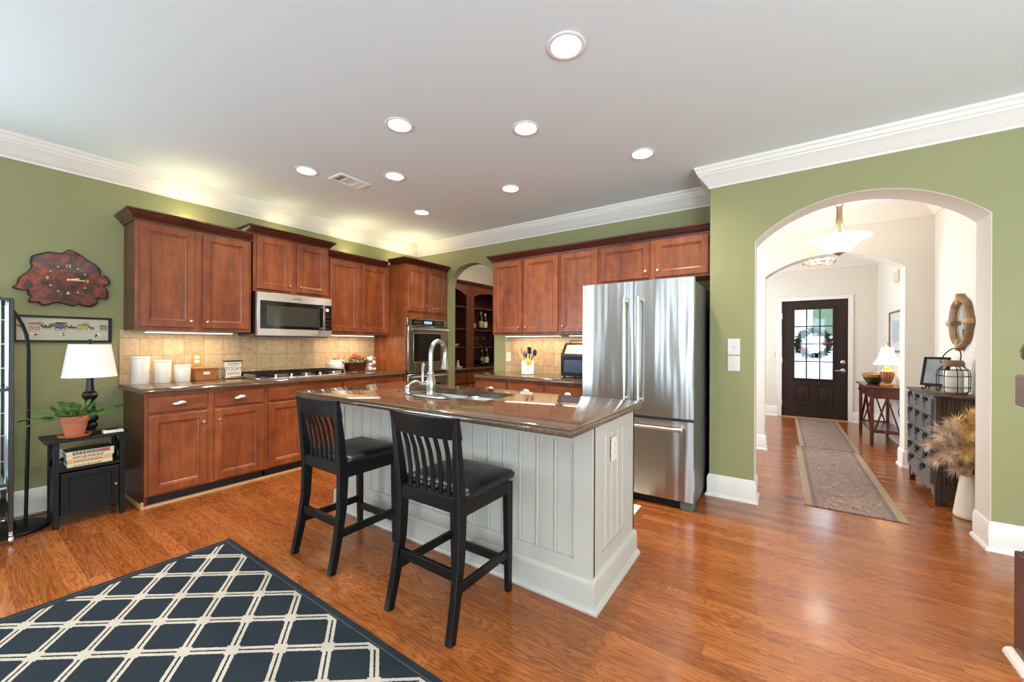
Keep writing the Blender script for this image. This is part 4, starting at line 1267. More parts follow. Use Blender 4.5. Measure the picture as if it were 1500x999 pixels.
def utensil(lab, p0, p1, m, head):
    p0, p1 = Vector((cx_ + p0[0], cy_ + p0[1], WT + p0[2])), Vector((cx_ + p1[0], cy_ + p1[1], WT + p1[2]))
    t = thing('cooking_utensil', lab, 'utensil', p0, 'utensils in the crock')
    MB().tube([p0, p0.lerp(p1, 0.6), p1], 0.005, 8).build('handle', m, t)
    d = (p1 - p0).normalized()
    b = MB()
    if head == 'spoon': b.ball(p1 + d * 0.035, (0.026, 0.007, 0.040), 12, 8)
    elif head == 'spat': b.obox(p1 + d * 0.035, (d, Vector((1, 0, 0)) - d * d.x, Vector((0, 1, 0))), (0.04, 0.026, 0.003), 0.002)
    elif head == 'whisk':
        for a in range(4):
            q = PI * a / 4
            sd = Vector((math.cos(q), math.sin(q), 0))
            b.tube([p1 + d * 0.10 * i / 12 + sd * 0.026 * math.sin(2 * PI * i / 12) * (1 if True else 1) for i in range(13)], 0.0012, 5)
    elif head == 'handle': b.tube([p1, p1 + d * 0.05], [0.006, 0.010], 8)
    b.build('head', 'spoonwood' if m == 'spoonwood' and head != 'whisk' else ('chrome' if head == 'whisk' else m), t)
utensil('pale wooden spatula leaning left out of the utensil crock', (0.02, 0.0, 0.03), (-0.13, -0.01, 0.27), 'spoonwood', 'spat')
utensil('wire whisk in the utensil crock', (0.03, 0.02, 0.03), (-0.045, 0.0, 0.21), 'chrome', 'whisk')
utensil('black nylon spoon leaning right out of the utensil crock', (-0.03, 0.0, 0.03), (0.08, 0.0, 0.22), 'spoonblack', 'spoon')
utensil('black nylon spatula upright in the utensil crock', (0.0, 0.04, 0.03), (0.01, 0.02, 0.24), 'spoonblack', 'spat')
utensil('black slotted ladle behind the whisk in the crock', (0.01, -0.02, 0.03), (-0.04, 0.02, 0.19), 'spoonblack', 'spoon')
utensil('pale wooden spoon between the black utensils', (0.01, 0.01, 0.03), (0.045, 0.03, 0.20), 'spoonwood', 'spoon')

# bread box style countertop oven
t = thing('toaster_oven', 'black countertop toaster oven half hidden by the refrigerator', 'toaster oven', (-1.70, 3.86, WT))
tx0, tx1, ty0, ty1 = -1.925, -1.475, 3.72, 4.05
b = MB()
for x in (tx0 + 0.03, tx1 - 0.03):
    for y in (ty0 + 0.03, ty1 - 0.03): b.lathe([(0.014, 0), (0.012, 0.016)], (x, y, WT), seg=10)
b.build('foot', 'black', t)
MB().prism([(ty0, WT + 0.016), (ty1, WT + 0.016), (ty1, WT + 0.36), (ty0 + 0.10, WT + 0.36), (ty0 + 0.006, WT + 0.225), (ty0, WT + 0.22)], 'x', tx0, tx1, 0.006).build('body', 'black', t)
MAT['bluesheen'] = mat('oven_glass_blue_sheen', S(24, 40, 72), 0.3)  # blue reflection painted into the colour of the dark window
d = MB().box(tx0 + 0.02, tx1 - 0.03, ty0 - 0.008, ty0 + 0.002, WT + 0.03, WT + 0.205, 0.003).build('door', 'black', t)
MB().box(tx0 + 0.045, tx1 - 0.05, ty0 - 0.0095, ty0 - 0.0078, WT + 0.055, WT + 0.185).build('window', 'bluesheen', d)
MB().tube([(tx0 + 0.06, ty0 - 0.03, WT + 0.20), (tx1 - 0.06, ty0 - 0.03, WT + 0.20)], 0.006, 8).build('handle', 'black', d)
b = MB()
nrm = Vector((0, -0.135, 0.094)).normalized()
c = Vector(((tx0 + tx1) / 2, ty0 + 0.052, WT + 0.292))
b.obox(c + nrm * 0.001, ((1, 0, 0), (0, 0.094, 0.135), nrm), (0.19, 0.058, 0.003), 0.001)
b.build('top_window', 'nickel', t)
b = MB().tube([(tx0 + 0.05, ty0 + 0.14, WT + 0.36), (tx0 + 0.05, ty0 + 0.14, WT + 0.385), (tx1 - 0.05, ty0 + 0.14, WT + 0.385), (tx1 - 0.05, ty0 + 0.14, WT + 0.36)], 0.006, 8)
b.build('top_handle', 'black', t)

# outlets and switches
def outlet_y(name, lab, x, y, z, m='white', kind='outlet', w=0.036, h=0.058, cat=None, group=None):
    t = thing(name, lab, cat or 'outlet', (x, y, z - h), group)
    p = MB().box(x - w, x + w, y - 0.006, y, z - h, z + h, 0.002).build('cover_plate', m, t)
    b = MB()
    if kind == 'outlet':
        for dz in (-0.021, 0.021): b.box(x - 0.017, x + 0.017, y - 0.008, y - 0.006, z + dz - 0.014, z + dz + 0.014, 0.003)
        b.build('receptacle', m, t)
        b = MB()
        for dz in (-0.021, 0.021):
            for dx in (-0.006, 0.006): b.box(x + dx - 0.001, x + dx + 0.001, y - 0.0085, y - 0.0079, z + dz - 0.004, z + dz + 0.005)
        b.build('slot', 'black', t)
    else:
        b.box(x - 0.006, x + 0.006, y - 0.020, y - 0.006, z - 0.004, z + 0.010, 0.002)
        b.build('toggle', m, t)
        b = MB()
        for dz in (-0.032, 0.032): b.lathe([(0.003, 0), (0.002, -0.0015), (0, -0.0015)], (x, y - 0.006, z + dz), axis='y', seg=8)
        b.build('screw', 'nickel', t)
    return t
outlet_y('wall_outlet', 'white outlet on the end-wall tiles left of the utensil crock', -2.875, YB - 0.0095, 1.10)
outlet_y('light_switch', 'upper of the two white switch plates on the green wall right of the refrigerator', -0.322, YA - 0.0005, 1.248, kind='switch', w=0.045, h=0.066, cat='switch', group='stacked switch plates')
outlet_y('light_switch', 'lower of the two white switch plates on the green wall right of the refrigerator', -0.322, YA - 0.0005, 1.112, kind='switch', w=0.045, h=0.063, cat='switch', group='stacked switch plates')
outlet_y('light_switch', 'white switch plate on the foyer wall left of the front door', -0.152, YD - 0.0005, 1.105, kind='switch', w=0.055, h=0.060, cat='switch')

# ================================================================== ISLAND
ix0, ix1, iy0, iy1 = -2.842, -0.74, 1.76, 2.40
t = thing('kitchen_island', 'large greige beadboard kitchen island with a tall base moulding', 'island', (-1.79, 2.08, 0))
# carcass as four walls so that the sink has room
b = MB()
b.box(ix0, ix1, iy0 + 0.020, iy0 + 0.034, 0.0, 0.8745).box(ix0, ix1, iy1 - 0.018, iy1, 0.0, 0.8745).box(ix0, ix0 + 0.018, iy0 + 0.034, iy1 - 0.018, 0, 0.8745).box(ix1 - 0.034, ix1 - 0.020, iy0 + 0.034, iy1 - 0.018, 0, 0.8745)
b.build('carcass', 'island', t)
def beadpanel_y(x0, x1, z0, z1, y, n):
    """recessed field with V grooves, facing -Y"""
    prof = [(x0, y)]
    w = (x1 - x0) / n
    for i in range(1, n):
        x = x0 + i * w
        prof += [(x - 0.012, y), (x - 0.009, y + 0.006), (x - 0.006, y), (x - 0.003, y - 0.003), (x + 0.003, y - 0.003), (x + 0.006, y), (x + 0.009, y + 0.006), (x + 0.012, y)]
    prof += [(x1, y), (x1, y + 0.008), (x0, y + 0.008)]
    return MB().prism(prof, 'z', z0, z1)
def beadpanel_x(y0, y1, z0, z1, x, n):
    prof = [(x, y0)]
    w = (y1 - y0) / n
    for i in range(1, n):
        y = y0 + i * w
        prof += [(x, y - 0.012), (x - 0.006, y - 0.009), (x, y - 0.006), (x + 0.003, y - 0.003), (x + 0.003, y + 0.003), (x, y + 0.006), (x - 0.006, y + 0.009), (x, y + 0.012)]
    prof += [(x, y1), (x - 0.008, y1), (x - 0.008, y0)]
    return MB().prism(prof, 'z', z0, z1)
px0, px1, pz0, pz1 = -2.765, -0.838, 0.215, 0.785
b = MB().box(ix0, px0, iy0, iy0 + 0.012, 0, 0.8745).box(px1, ix1 - 0.0121, iy0, iy0 + 0.012, 0, 0.8745).box(px0, px1, iy0, iy0 + 0.012, pz1, 0.8745).box(px0, px1, iy0, iy0 + 0.012, 0, pz0)
b.build('front_frame', 'island', t)
beadpanel_y(px0, px1, pz0, pz1, iy0 + 0.0115, 18).build('beadboard', 'island', t, angle=20)
ey0, ey1, ez0, ez1 = 1.872, 2.318, 0.215, 0.800
b = MB().box(ix1 - 0.012, ix1, iy0, ey0, 0, 0.8745).box(ix1 - 0.012, ix1, ey1, iy1, 0, 0.8745).box(ix1 - 0.012, ix1, ey0, ey1, ez1, 0.8745).box(ix1 - 0.012, ix1, ey0, ey1, 0, ez0)
b.build('end_frame', 'island', t)
beadpanel_x(ey0, ey1, ez0, ez1, ix1 - 0.0115, 5).build('beadboard', 'island', t, angle=20)
IB = [(0, 0), (0.040, 0), (0.040, 0.010), (0.034, 0.020), (0.022, 0.026), (0.020, 0.120), (0.016, 0.130), (0.006, 0.140), (0, 0.142)]
MB().sweep(IB, [(ix0, iy1), (ix0, iy0), (ix1, iy0), (ix1, iy1)]).build('base_moulding', 'island', t, angle=30)

# worktop with sink cut-out
SX0, SX1, SY0, SY1 = -2.33, -1.485, 1.875, 2.255
outer = [(-2.888, 1.458), (-0.700, 1.458), (-0.700, 2.440), (-2.888, 2.440)]
hole = rrect(SX0, SX1, SY0, SY1, 0.07)
b, inset = slab_ogee(outer, 0.875, 0.916)
# take the flat bottom and top away and refill them with the hole
top = [f for f in b.bm.faces if abs(f.normal.z) > 0.99 and len(f.verts) == 4 and f.calc_area() > 1.0]
b.bm.normal_update()
top = [f for f in b.bm.faces if abs(f.normal.z) > 0.99 and f.calc_area() > 1.0]
zs = sorted(set(round(f.verts[0].co.z, 5) for f in top))
bmesh.ops.delete(b.bm, geom=top, context='FACES_ONLY')
for z in zs:
    rim = [e for e in b.bm.edges if len(e.link_faces) == 1 and all(abs(v.co.z - z) < 1e-5 for v in e.verts)]
    hv = [b.bm.verts.new((x, y, z)) for x, y in hole]
    es = rim + [b.bm.edges.new((hv[i], hv[(i + 1) % len(hv)])) for i in range(len(hv))]
    bmesh.ops.triangle_fill(b.bm, edges=es, use_beauty=True)
for i in range(len(hole)):
    (xa, ya), (xc, yc) = hole[i], hole[(i + 1) % len(hole)]
    b.bm.faces.new([b.bm.verts.new(q) for q in ((xa, ya, zs[0]), (xc, yc, zs[0]), (xc, yc, zs[1]), (xa, ya, zs[1]))])
bmesh.ops.remove_doubles(b.bm, verts=b.bm.verts, dist=1e-5)
b.build('island_worktop', 'quartz', label='brown speckled quartz worktop on the island, with the sink cut into it', cat='worktop', angle=30)

# undermount double sink
t = thing('sink', 'stainless double-bowl sink set under the island worktop', 'sink', ((SX0 + SX1) / 2, (SY0 + SY1) / 2, 0.69))
xm = -1.88
for xa, xc in ((SX0 - 0.008, xm - 0.012), (xm + 0.012, SX1 + 0.008)):
    b = MB()
    rings = []
    for ins, z, r in ((-0.004, 0.8745, 0.07), (0.0, 0.868, 0.07), (0.006, 0.74, 0.065), (0.02, 0.705, 0.06), (0.045, 0.70, 0.05)):
        rings.append([(x, y, z) for x, y in rrect(xa + ins, xc - ins, SY0 - 0.008 + ins, SY1 + 0.008 - ins, r)])
    b.loft(rings, cap0=False).build('bowl', 'sink', t, angle=60, recalc=True)
    MB().lathe([(0.045, 0.0), (0.043, 0.003), (0.030, 0.002), (0, -0.001)], ((xa + xc) / 2, (SY0 + SY1) / 2, 0.7005), seg=20, cap0=False).build('drain', 'chrome', t)
MB().box(xm - 0.0125, xm + 0.0125, SY0 - 0.004, SY1 + 0.004, 0.855, 0.8735, 0.005, 2).build('divider', 'sink', t)

# faucet
MAT['brushed'] = mat('brushed_nickel_faucet', S(160, 155, 148), 0.28, 1.0)
IT = 0.9165
fx, fy = -2.035, 1.845
fx, fy = -1.874, 1.806
t = thing('faucet', 'brushed nickel gooseneck pull-down faucet at the island sink', 'faucet', (fx, fy, IT))
MB().lathe([(0.036, 0), (0.037, 0.006), (0.034, 0.010), (0.029, 0.03), (0.030, 0.05), (0.034, 0.08), (0.031, 0.11), (0.023, 0.135), (0.019, 0.150), (0.023, 0.152), (0.023, 0.162), (0.016, 0.166), (0.0, 0.166)], (fx, fy, IT), seg=24).build('body', 'brushed', t)
dv = Vector((-0.16, 0.98, 0)).normalized()
pts = [Vector((fx, fy, IT + 0.16)), Vector((fx, fy, IT + 0.22))]
r = 0.080
zc = IT + 0.275
for i in range(15):
    a = PI - PI * 1.06 * i / 14
    pts.append(Vector((fx, fy, zc)) + dv * (r + r * math.cos(a)) + Vector((0, 0, r * math.sin(a) * 1.1)))
MB().tube(pts, 0.0145, 14).build('spout', 'brushed', t)
e = pts[-1]; dd = (pts[-1] - pts[-2]).normalized()
MB().tube([e, e + dd * 0.012, e + dd * 0.014, e + dd * 0.05, e + dd * 0.085, e + dd * 0.09], [0.0145, 0.0145, 0.018, 0.020, 0.027, 0.024], 16).build('spray_head', 'brushed', t)
sd = Vector((-0.80, -0.55, 0)).normalized()
c = Vector((fx, fy, IT + 0.085))
b = MB().tube([c + sd * 0.02, c + sd * 0.052, c + sd * 0.06], [0.017, 0.019, 0.014], 14)
b.tube([c + sd * 0.047, c + sd * 0.052 + Vector((0, 0, 0.03)), c + sd * 0.050 + Vector((0, 0, 0.085)), c + sd * 0.046 + Vector((0, 0, 0.120))], [0.012, 0.009, 0.010, 0.013], 12)
b.ball(c + sd * 0.046 + Vector((0, 0, 0.122)), 0.013, 12, 8)
b.build('lever_handle', 'brushed', t)
b = MB()
rings = []
for w, h, z in ((0.150, 0.032, 0), (0.155, 0.036, 0.004), (0.154, 0.035, 0.010), (0.146, 0.028, 0.013)):
    rings.append([(fx + x, fy + y, IT + z) for x, y in rrect(-w, w, -h, h, 0.020, 4)])
b.loft(rings).build('deck_plate', 'brushed', t)
# soap dispenser
sx, sy = -2.117, 1.828
t = thing('soap_dispenser', 'low brushed nickel soap dispenser left of the faucet', 'soap dispenser', (sx, sy, IT))
MB().lathe([(0.024, 0), (0.025, 0.005), (0.020, 0.010), (0.019, 0.045), (0.022, 0.048), (0.022, 0.056), (0.016, 0.062), (0, 0.062)], (sx, sy, IT), seg=20).build('body', 'brushed', t)
MB().tube([(sx, sy, IT + 0.060), (sx + 0.014, sy + 0.018, IT + 0.078), (sx + 0.032, sy + 0.045, IT + 0.086), (sx + 0.048, sy + 0.068, IT + 0.074), (sx + 0.054, sy + 0.077, IT + 0.062)], [0.010, 0.010, 0.010, 0.009, 0.006], 10).build('spout', 'brushed', t)
# outlet in the island end
t = thing('wall_outlet', 'white outlet on the end panel of the island', 'outlet', (ix1, 2.058, 0.645))
x = ix1 - 0.005
MB().box(x, x + 0.006, 2.020, 2.096, 0.642, 0.766, 0.002).build('cover_plate', 'white', t)
b = MB()
for z in (0.683, 0.725): b.box(x + 0.006, x + 0.008, 2.041, 2.075, z - 0.014, z + 0.014, 0.003)
b.build('receptacle', 'white', t)
b = MB()
for z in (0.683, 0.725):
    for dy in (-0.006, 0.006): b.box(x + 0.0079, x + 0.0085, 2.058 + dy - 0.001, 2.058 + dy + 0.001, z - 0.004, z + 0.005)
b.build('slot', 'black', t)

# ================================================================== COUNTER CHAIRS
def make_chair(X):
    t = thing('counter_chair', 'black slat-back counter chair nearer the camera, at the middle of the island', 'chair', (X, 1.45, 0), 'black counter chairs at the island')
    W = 0.187
    SD = (1, 0, 0)
    for s in (-1, 1):
        pts = [(X + s * (W + 0.010), 1.215, 0), (X + s * (W + 0.006), 1.250, 0.16), (X + s * (W + 0.002), 1.278, 0.33), (X + s * W, 1.285, 0.50), (X + s * W, 1.280, 0.60), (X + s * (W + 0.006), 1.262, 0.76), (X + s * (W + 0.014), 1.240, 0.935)]
        MB().ribbon(pts, [0.034, 0.034, 0.034, 0.036, 0.036, 0.032, 0.026], [0.040, 0.044, 0.050, 0.056, 0.052, 0.040, 0.026], SD).build('leg', 'chairblack', t)
    for s in (-1, 1):
        pts = [(X + s * (W - 0.002), 1.655, 0.0), (X + s * (W - 0.002), 1.652, 0.25), (X + s * (W - 0.002), 1.648, 0.56)]
        MB().ribbon(pts, [0.030, 0.036, 0.040], [0.030, 0.038, 0.042], SD).build('leg', 'chairblack', t)
    # top rail, bowed back
    n = 10
    rings = []
    for i in range(n + 1):
        u = -1 + 2 * i / n
        x = X + u * (W + 0.028)
        yb = 1.232 - 0.028 * (1 - u * u)
        zt = 0.948 - 0.004 * (1 - u * u)
        rings.append([(x, yb + 0.013, 0.850), (x, yb + 0.035, 0.850), (x, yb + 0.016, zt - 0.004), (x, yb + 0.012, zt), (x, yb - 0.002, zt), (x, yb - 0.006, zt - 0.004)])
    MB().loft(rings).build('top_rail', 'chairblack', t, angle=30)
    # slats
    for i in range(6):
        u = -0.70 + 1.40 * i / 5
        x = X + u * (W - 0.01)
        yt = 1.232 - 0.028 * (1 - u * u) + 0.024
        MB().ribbon([(x, 1.281, 0.585), (x + u * 0.004, 1.281, 0.68), (x + u * 0.008, (1.281 + yt) / 2 + 0.006, 0.78), (x + u * 0.012, yt, 0.862)], 0.022, 0.010, SD).build('slat', 'chairblack', t)
    MB().box(X - W + 0.018, X + W - 0.018, 1.262, 1.300, 0.525, 0.590, 0.003).build('lower_back_rail', 'chairblack', t)
    b = MB()
    for s in (-1, 1):
        b.box(X + s * (W - 0.011), X + s * (W + 0.013), 1.30, 1.635, 0.505, 0.578, 0.002)
    b.box(X - W + 0.012, X + W - 0.012, 1.642, 1.664, 0.505, 0.578, 0.002)
    b.build('apron', 'chairblack', t)
    rings = []
    for ins, z in ((0.0, 0.5785), (-0.006, 0.590), (-0.006, 0.603), (0.004, 0.615), (0.022, 0.621), (0.07, 0.625)):
        rings.append([(x, y, z) for x, y in rrect(X - 0.206 + ins, X + 0.206 - ins, 1.303 + ins * 0.4, 1.684 - ins, 0.028, 4)])
    MB().loft(rings).build('seat_cushion', 'leather', t, angle=60)
    b = MB().bar((X - W, 1.266, 0.258), (X + W, 1.266, 0.258), 0.022, 0.044, bev=0.002)
    b.build('stretcher', 'chairblack', t)
    for s in (-1, 1):
        MB().bar((X + s * W, 1.255, 0.198), (X + s * (W - 0.002), 1.65, 0.198), 0.020, 0.042, bev=0.002).build('stretcher', 'chairblack', t)
    MB().bar((X - W, 1.652, 0.150), (X + W, 1.652, 0.150), 0.022, 0.042, bev=0.002).build('stretcher', 'chairblack', t)
    for s, y in ((-1, 1.215), (1, 1.215), (-1, 1.655), (1, 1.655)):
        xx = X + s * (W + (0.010 if y < 1.5 else -0.002))
        MB().lathe([(0.013, 0.0), (0.013, 0.0015), (0, 0.0015)], (xx, y, 0.0), seg=10).build('glide', 'nickel', t)
    return t
ch = make_chair(-1.337)
copy_thing(ch, (-2.215, 1.45, 0), 'black slat-back counter chair at the left end of the island')

# ================================================================== RUG
b = MB()
b.box(RUG[0], RUG[1], RUG[2], RUG[3], 0.0005, 0.009, 0.003)
b.build('area_rug', 'rug', label='charcoal rug with a cream diamond trellis, at the lower left', cat='rug', org=(0, 0, 0))
# mats at the sink side of the island
MAT['mat_cream'] = mat('cream_woven_mat', S(222, 212, 190), 0.95, noise=0.15, nscale=60)
MB().box(-1.75, -0.895, 2.87, 3.10, 0.0005, 0.010, 0.003).build('floor_mat', 'mat_cream', label='cream floor mat in front of the refrigerator, peeking past the island', cat='mat')
MB().box(-1.75, -0.86, 2.50, 2.73, 0.0005, 0.010, 0.003).build('floor_mat', 'mat_cream', label='cream floor mat tucked close behind the island', cat='mat')
# newel post at the right
t = thing('newel_post', 'dark wood newel post at the right edge, in front of the green wall', 'post', (0.865, 2.43, 0))
nx0, nx1, ny0, ny1 = 0.785, 0.905, 2.365, 2.485
MB().box(nx0, nx1, ny0, ny1, 0, 0.43, 0.004).build('lower_block', 'crownwood', t)
cc = ((nx0 + nx1) / 2, (ny0 + ny1) / 2, 0.43)
MB().lathe([(0.052, 0), (0.055, 0.012), (0.048, 0.024), (0.040, 0.034), (0.046, 0.05), (0.036, 0.07), (0.030, 0.10), (0.040, 0.25), (0.044, 0.36), (0.034, 0.50), (0.044, 0.54), (0.036, 0.555), (0.052, 0.575), (0.052, 0.59)], cc, seg=24).build('turned_shaft', 'crownwood', t)
MB().box(nx0, nx1, ny0, ny1, 1.02, 1.145, 0.006).build('upper_block', 'crownwood', t)
MB().lathe([(0.048, 0), (0.052, 0.012), (0.040, 0.024), (0.034, 0.034), (0.040, 0.044), (0.060, 0.07), (0.064, 0.10), (0.050, 0.135), (0.02, 0.15), (0, 0.152)], (cc[0], cc[1], 1.145), seg=24).build('finial', 'crownwood', t)
MB().lathe([(0.012, 0), (0.012, -0.003), (0, -0.003)], (nx0 + 0.04, ny0, 1.09), axis='y', seg=14).build('plug', 'iron', t)
b = MB().prism([(nx0 - 0.028, 0.0005), (nx0 - 0.0005, 0.0005), (nx0 - 0.0005, 0.028), (nx0 - 0.014, 0.025), (nx0 - 0.024, 0.016)], 'y', ny0 - 0.03, ny1 + 0.01)
b.build('trim_11', 'trim', kind='structure')

# ================================================================== LEFT WALL FURNITURE
def T_at(lst): return lst
# end table
t = thing('end_table', 'narrow black end table with X-braced sides and one cabinet door, left of the cabinets', 'table', (-4.14, 0.59, 0))
ex0, ex1, ey0_, ey1_ = -4.285, -4.025, 0.440, 0.790
TT = 0.602
MB().box(ex0 - 0.005, ex1 + 0.022, ey0_ - 0.040, ey1_ + 0.030, TT - 0.022, TT, 0.003).build('top', 'black', t)
for x in (ex0 + 0.014, ex1 - 0.014):
    for y in (ey0_ + 0.014, ey1_ - 0.014):
        MB().box(x - 0.014, x + 0.014, y - 0.014, y + 0.014, 0, TT - 0.0225, 0.002).build('leg', 'black', t)
MB().box(ex0 + 0.002, ex1 - 0.002, ey0_ + 0.028, ey1_ - 0.028, 0.378, 0.396).box(ex0 + 0.028, ex1 - 0.028, ey0_ + 0.004, ey0_ + 0.028, 0.378, 0.396).box(ex0 + 0.028, ex1 - 0.028, ey1_ - 0.028, ey1_ - 0.004, 0.378, 0.396).build('shelf', 'black', t)
for y in (ey0_ + 0.014, ey1_ - 0.014):
    b = MB()
    b.bar((ex0 + 0.028, y, 0.402), (ex1 - 0.028, y, 0.575), 0.010, 0.014)
    b.bar((ex0 + 0.028, y, 0.575), (ex1 - 0.028, y, 0.402), 0.010, 0.014)
    b.build('cross_brace', 'black', t)
b = MB()
b.box(ex0 + 0.028, ex1 - 0.012, ey0_ + 0.008, ey0_ + 0.018, 0.085, 0.3775).box(ex0 + 0.028, ex1 - 0.012, ey1_ - 0.018, ey1_ - 0.008, 0.085, 0.3775).box(ex0 + 0.004, ex0 + 0.012, ey0_ + 0.028, ey1_ - 0.028, 0.085, 0.3775).box(ex0 + 0.012, ex1 - 0.030, ey0_ + 0.018, ey1_ - 0.018, 0.075, 0.085)
b.build('cabinet_box', 'black', t)
d = MB().panel('x+', ex1 - 0.022, ey0_ + 0.034, ey1_ - 0.030, 0.080, 0.365, [(0, 0), (0, 0.018), (0.003, 0.020), (0.038, 0.020), (0.042, 0.014), (0.05, 0.014)]).build('door', 'black', t, angle=20)
MB().lathe([(0.004, 0), (0.004, 0.010), (0.010, 0.014), (0.008, 0.020), (0, 0.021)], (ex1 - 0.002, ey1_ - 0.048, 0.232), axis='x', seg=12).build('knob', 'brass', d)

# table lamp
lx, ly = -4.165, 0.63
t = thing('table_lamp', 'black turned table lamp with a white drum shade on the end table', 'lamp', (lx, ly, TT))
MB().lathe([(0.062, 0.0), (0.064, 0.006), (0.060, 0.012), (0.040, 0.016), (0.030, 0.026), (0.034, 0.036), (0.040, 0.05), (0.042, 0.062), (0.030, 0.075), (0.040, 0.09), (0.047, 0.105), (0.040, 0.122), (0.032, 0.15), (0.026, 0.20), (0.024, 0.235), (0.038, 0.258), (0.044, 0.275), (0.040, 0.285), (0.036, 0.292), (0.038, 0.298), (0.024, 0.305), (0.021, 0.33), (0.018, 0.40), (0.008, 0.41), (0.008, 0.50)], (lx, ly, TT + 0.0005), seg=28).build('base', 'bronze', t)
z0 = 1.012
b = MB().lathe([(0.142, 0), (0.109, 0.235), (0.1075, 0.235), (0.1405, 0)], (lx, ly, z0), seg=48, cap0=False, cap1=False)
b.build('lamp_shade', 'shade', t, angle=60)
b = MB().lathe([(0.1425, 0), (0.1425, 0.006), (0.140, 0.006), (0.140, 0)], (lx, ly, z0 - 0.001), seg=48, cap0=False, cap1=False)
b.build('shade_rim', 'shade', t)
b = MB().lathe([(0.1105, 0), (0.1095, 0.006), (0.107, 0.006), (0.107, 0)], (lx, ly, z0 + 0.230), seg=48, cap0=False, cap1=False)
b.build('shade_rim', 'shade', t)
b = MB()
for k in range(3):
    a = 2 * PI * k / 3
    b.bar((lx, ly, z0 + 0.228), (lx + 0.108 * math.cos(a), ly + 0.108 * math.sin(a), z0 + 0.228), 0.003, 0.003)
b.tube([(lx, ly, z0 + 0.09), (lx, ly, z0 + 0.245)], 0.004, 8)
b.build('harp', 'iron', t)
MB().lathe([(0.006, 0), (0.006, 0.006), (0.012, 0.012), (0.014, 0.020), (0.010, 0.030), (0, 0.034)], (lx, ly, z0 + 0.240), seg=14).build('finial', 'bronze', t)

# potted cactus
px, py = -4.085, 0.545
t = thing('plant_saucer', 'terracotta saucer under the potted plant on the end table', 'saucer', (px, py, TT))
bpy.data.objects.remove(t)
MB().lathe([(0.062, 0.0), (0.076, 0.003), (0.084, 0.020), (0.080, 0.020), (0.072, 0.007), (0, 0.006)], (px, py, TT + 0.0005), seg=32, cap1=False).build('plant_saucer', 'terracotta2', label='terracotta saucer under the clay pot on the end table', cat='saucer')
t = thing('potted_plant', 'trailing green leaf-cactus in a clay pot on the end table', 'plant', (px, py, TT + 0.007))
PZ = TT + 0.0072
MB().lathe([(0.044, 0), (0.046, 0.002), (0.066, 0.098), (0.072, 0.100), (0.078, 0.135), (0.078, 0.140), (0.071, 0.140), (0.064, 0.105), (0.062, 0.10), (0.060, 0.095)], (px, py, PZ), seg=36, cap1=False).build('pot', 'terracotta', t, angle=30)
MB().lathe([(0.064, 0.118), (0.03, 0.124), (0, 0.122)], (px, py, PZ), seg=20, cap0=False).build('soil', 'soil', t)
def leafchain(b, p, d, n, L, w, droop, rnd):
    """chain of flat notched pads"""
    p = Vector(p); d = Vector(d).normalized()
    for k in range(n):
        d = (d + Vector((rnd.uniform(-.12, .12), rnd.uniform(-.12, .12), -droop * (0.5 + k * 0.35)))).normalized()
        sd = d.cross(Vector((0, 0, 1)))
        if sd.length < 0.1: sd = Vector((1, 0, 0))
        sd.normalize()
        sd = (sd + Vector((0, 0, rnd.uniform(-1.3, 1.3)))).normalized()
        nm = sd.cross(d).normalized()
        ring_t, ring_b = [], []
        prof = [(0.0, 0.18), (0.18, 0.75), (0.38, 0.9), (0.45, 0.78), (0.62, 1.0), (0.72, 0.8), (0.9, 0.85), (1.0, 0.45)]
        out = [(u * L, v * w) for u, v in prof] + [(u * L, -v * w) for u, v in prof[::-1]]
        a = [b.bm.verts.new(p + d * u + sd * v + nm * (0.0016 + 0.12 * (w - abs(v)) * 0.5)) for u, v in out]
        c = [b.bm.verts.new(p + d * u + sd * v - nm * 0.0012) for u, v in out]
        b.bm.faces.new(a); b.bm.faces.new(c[::-1])
        m_ = len(out)
        for i in range(m_):
            j = (i + 1) % m_
            b.bm.faces.new((a[i], c[i], c[j], a[j]))
        p = p + d * L * 0.95
rnd = random.Random(3)
specs = []
for k in range(40):
    a = 2 * PI * k / 40 * 2.618 + rnd.uniform(-.1, .1)
    e = rnd.uniform(0.45, 2.6)
    specs.append((a, e, rnd.randint(2, 3), rnd.uniform(0.05, 0.20)))
for i, (a, e, n, dr) in enumerate(specs):
    b = MB()
    dvec = Vector((math.cos(a), math.sin(a), e))
    leafchain(b, (px + 0.030 * math.cos(a), py + 0.030 * math.sin(a), PZ + 0.120), dvec, n, 0.046, 0.0155, dr, rnd)
    b.build('leaf_stem', 'leaf', t)
for a, e, n in ((-1.75, 0.55, 4), (-1.45, 0.25, 4), (-1.2, 0.05, 4), (1.6, 0.45, 4), (1.3, 0.2, 3)):
    b = MB()
    leafchain(b, (px + 0.045 * math.cos(a), py + 0.045 * math.sin(a), PZ + 0.130), Vector((math.cos(a), math.sin(a), e)), n, 0.055, 0.016, 0.09, rnd)
    b.build('leaf_stem', 'leaf', t)
# small case
t = thing('glasses_case', 'small white and black case lying on the end table top', 'case', (-4.06, 0.725, TT))
MB().box(-4.095, -4.02, 0.675, 0.785, TT + 0.0005, TT + 0.014, 0.004).build('base', 'ceramic', t)
MB().box(-4.093, -4.022, 0.678, 0.782, TT + 0.014, TT + 0.022, 0.004).build('lid', 'ceramic', t)
MB().box(-4.085, -4.035, 0.695, 0.760, TT + 0.022, TT + 0.0228).build('dark_inset', 'ink', t)

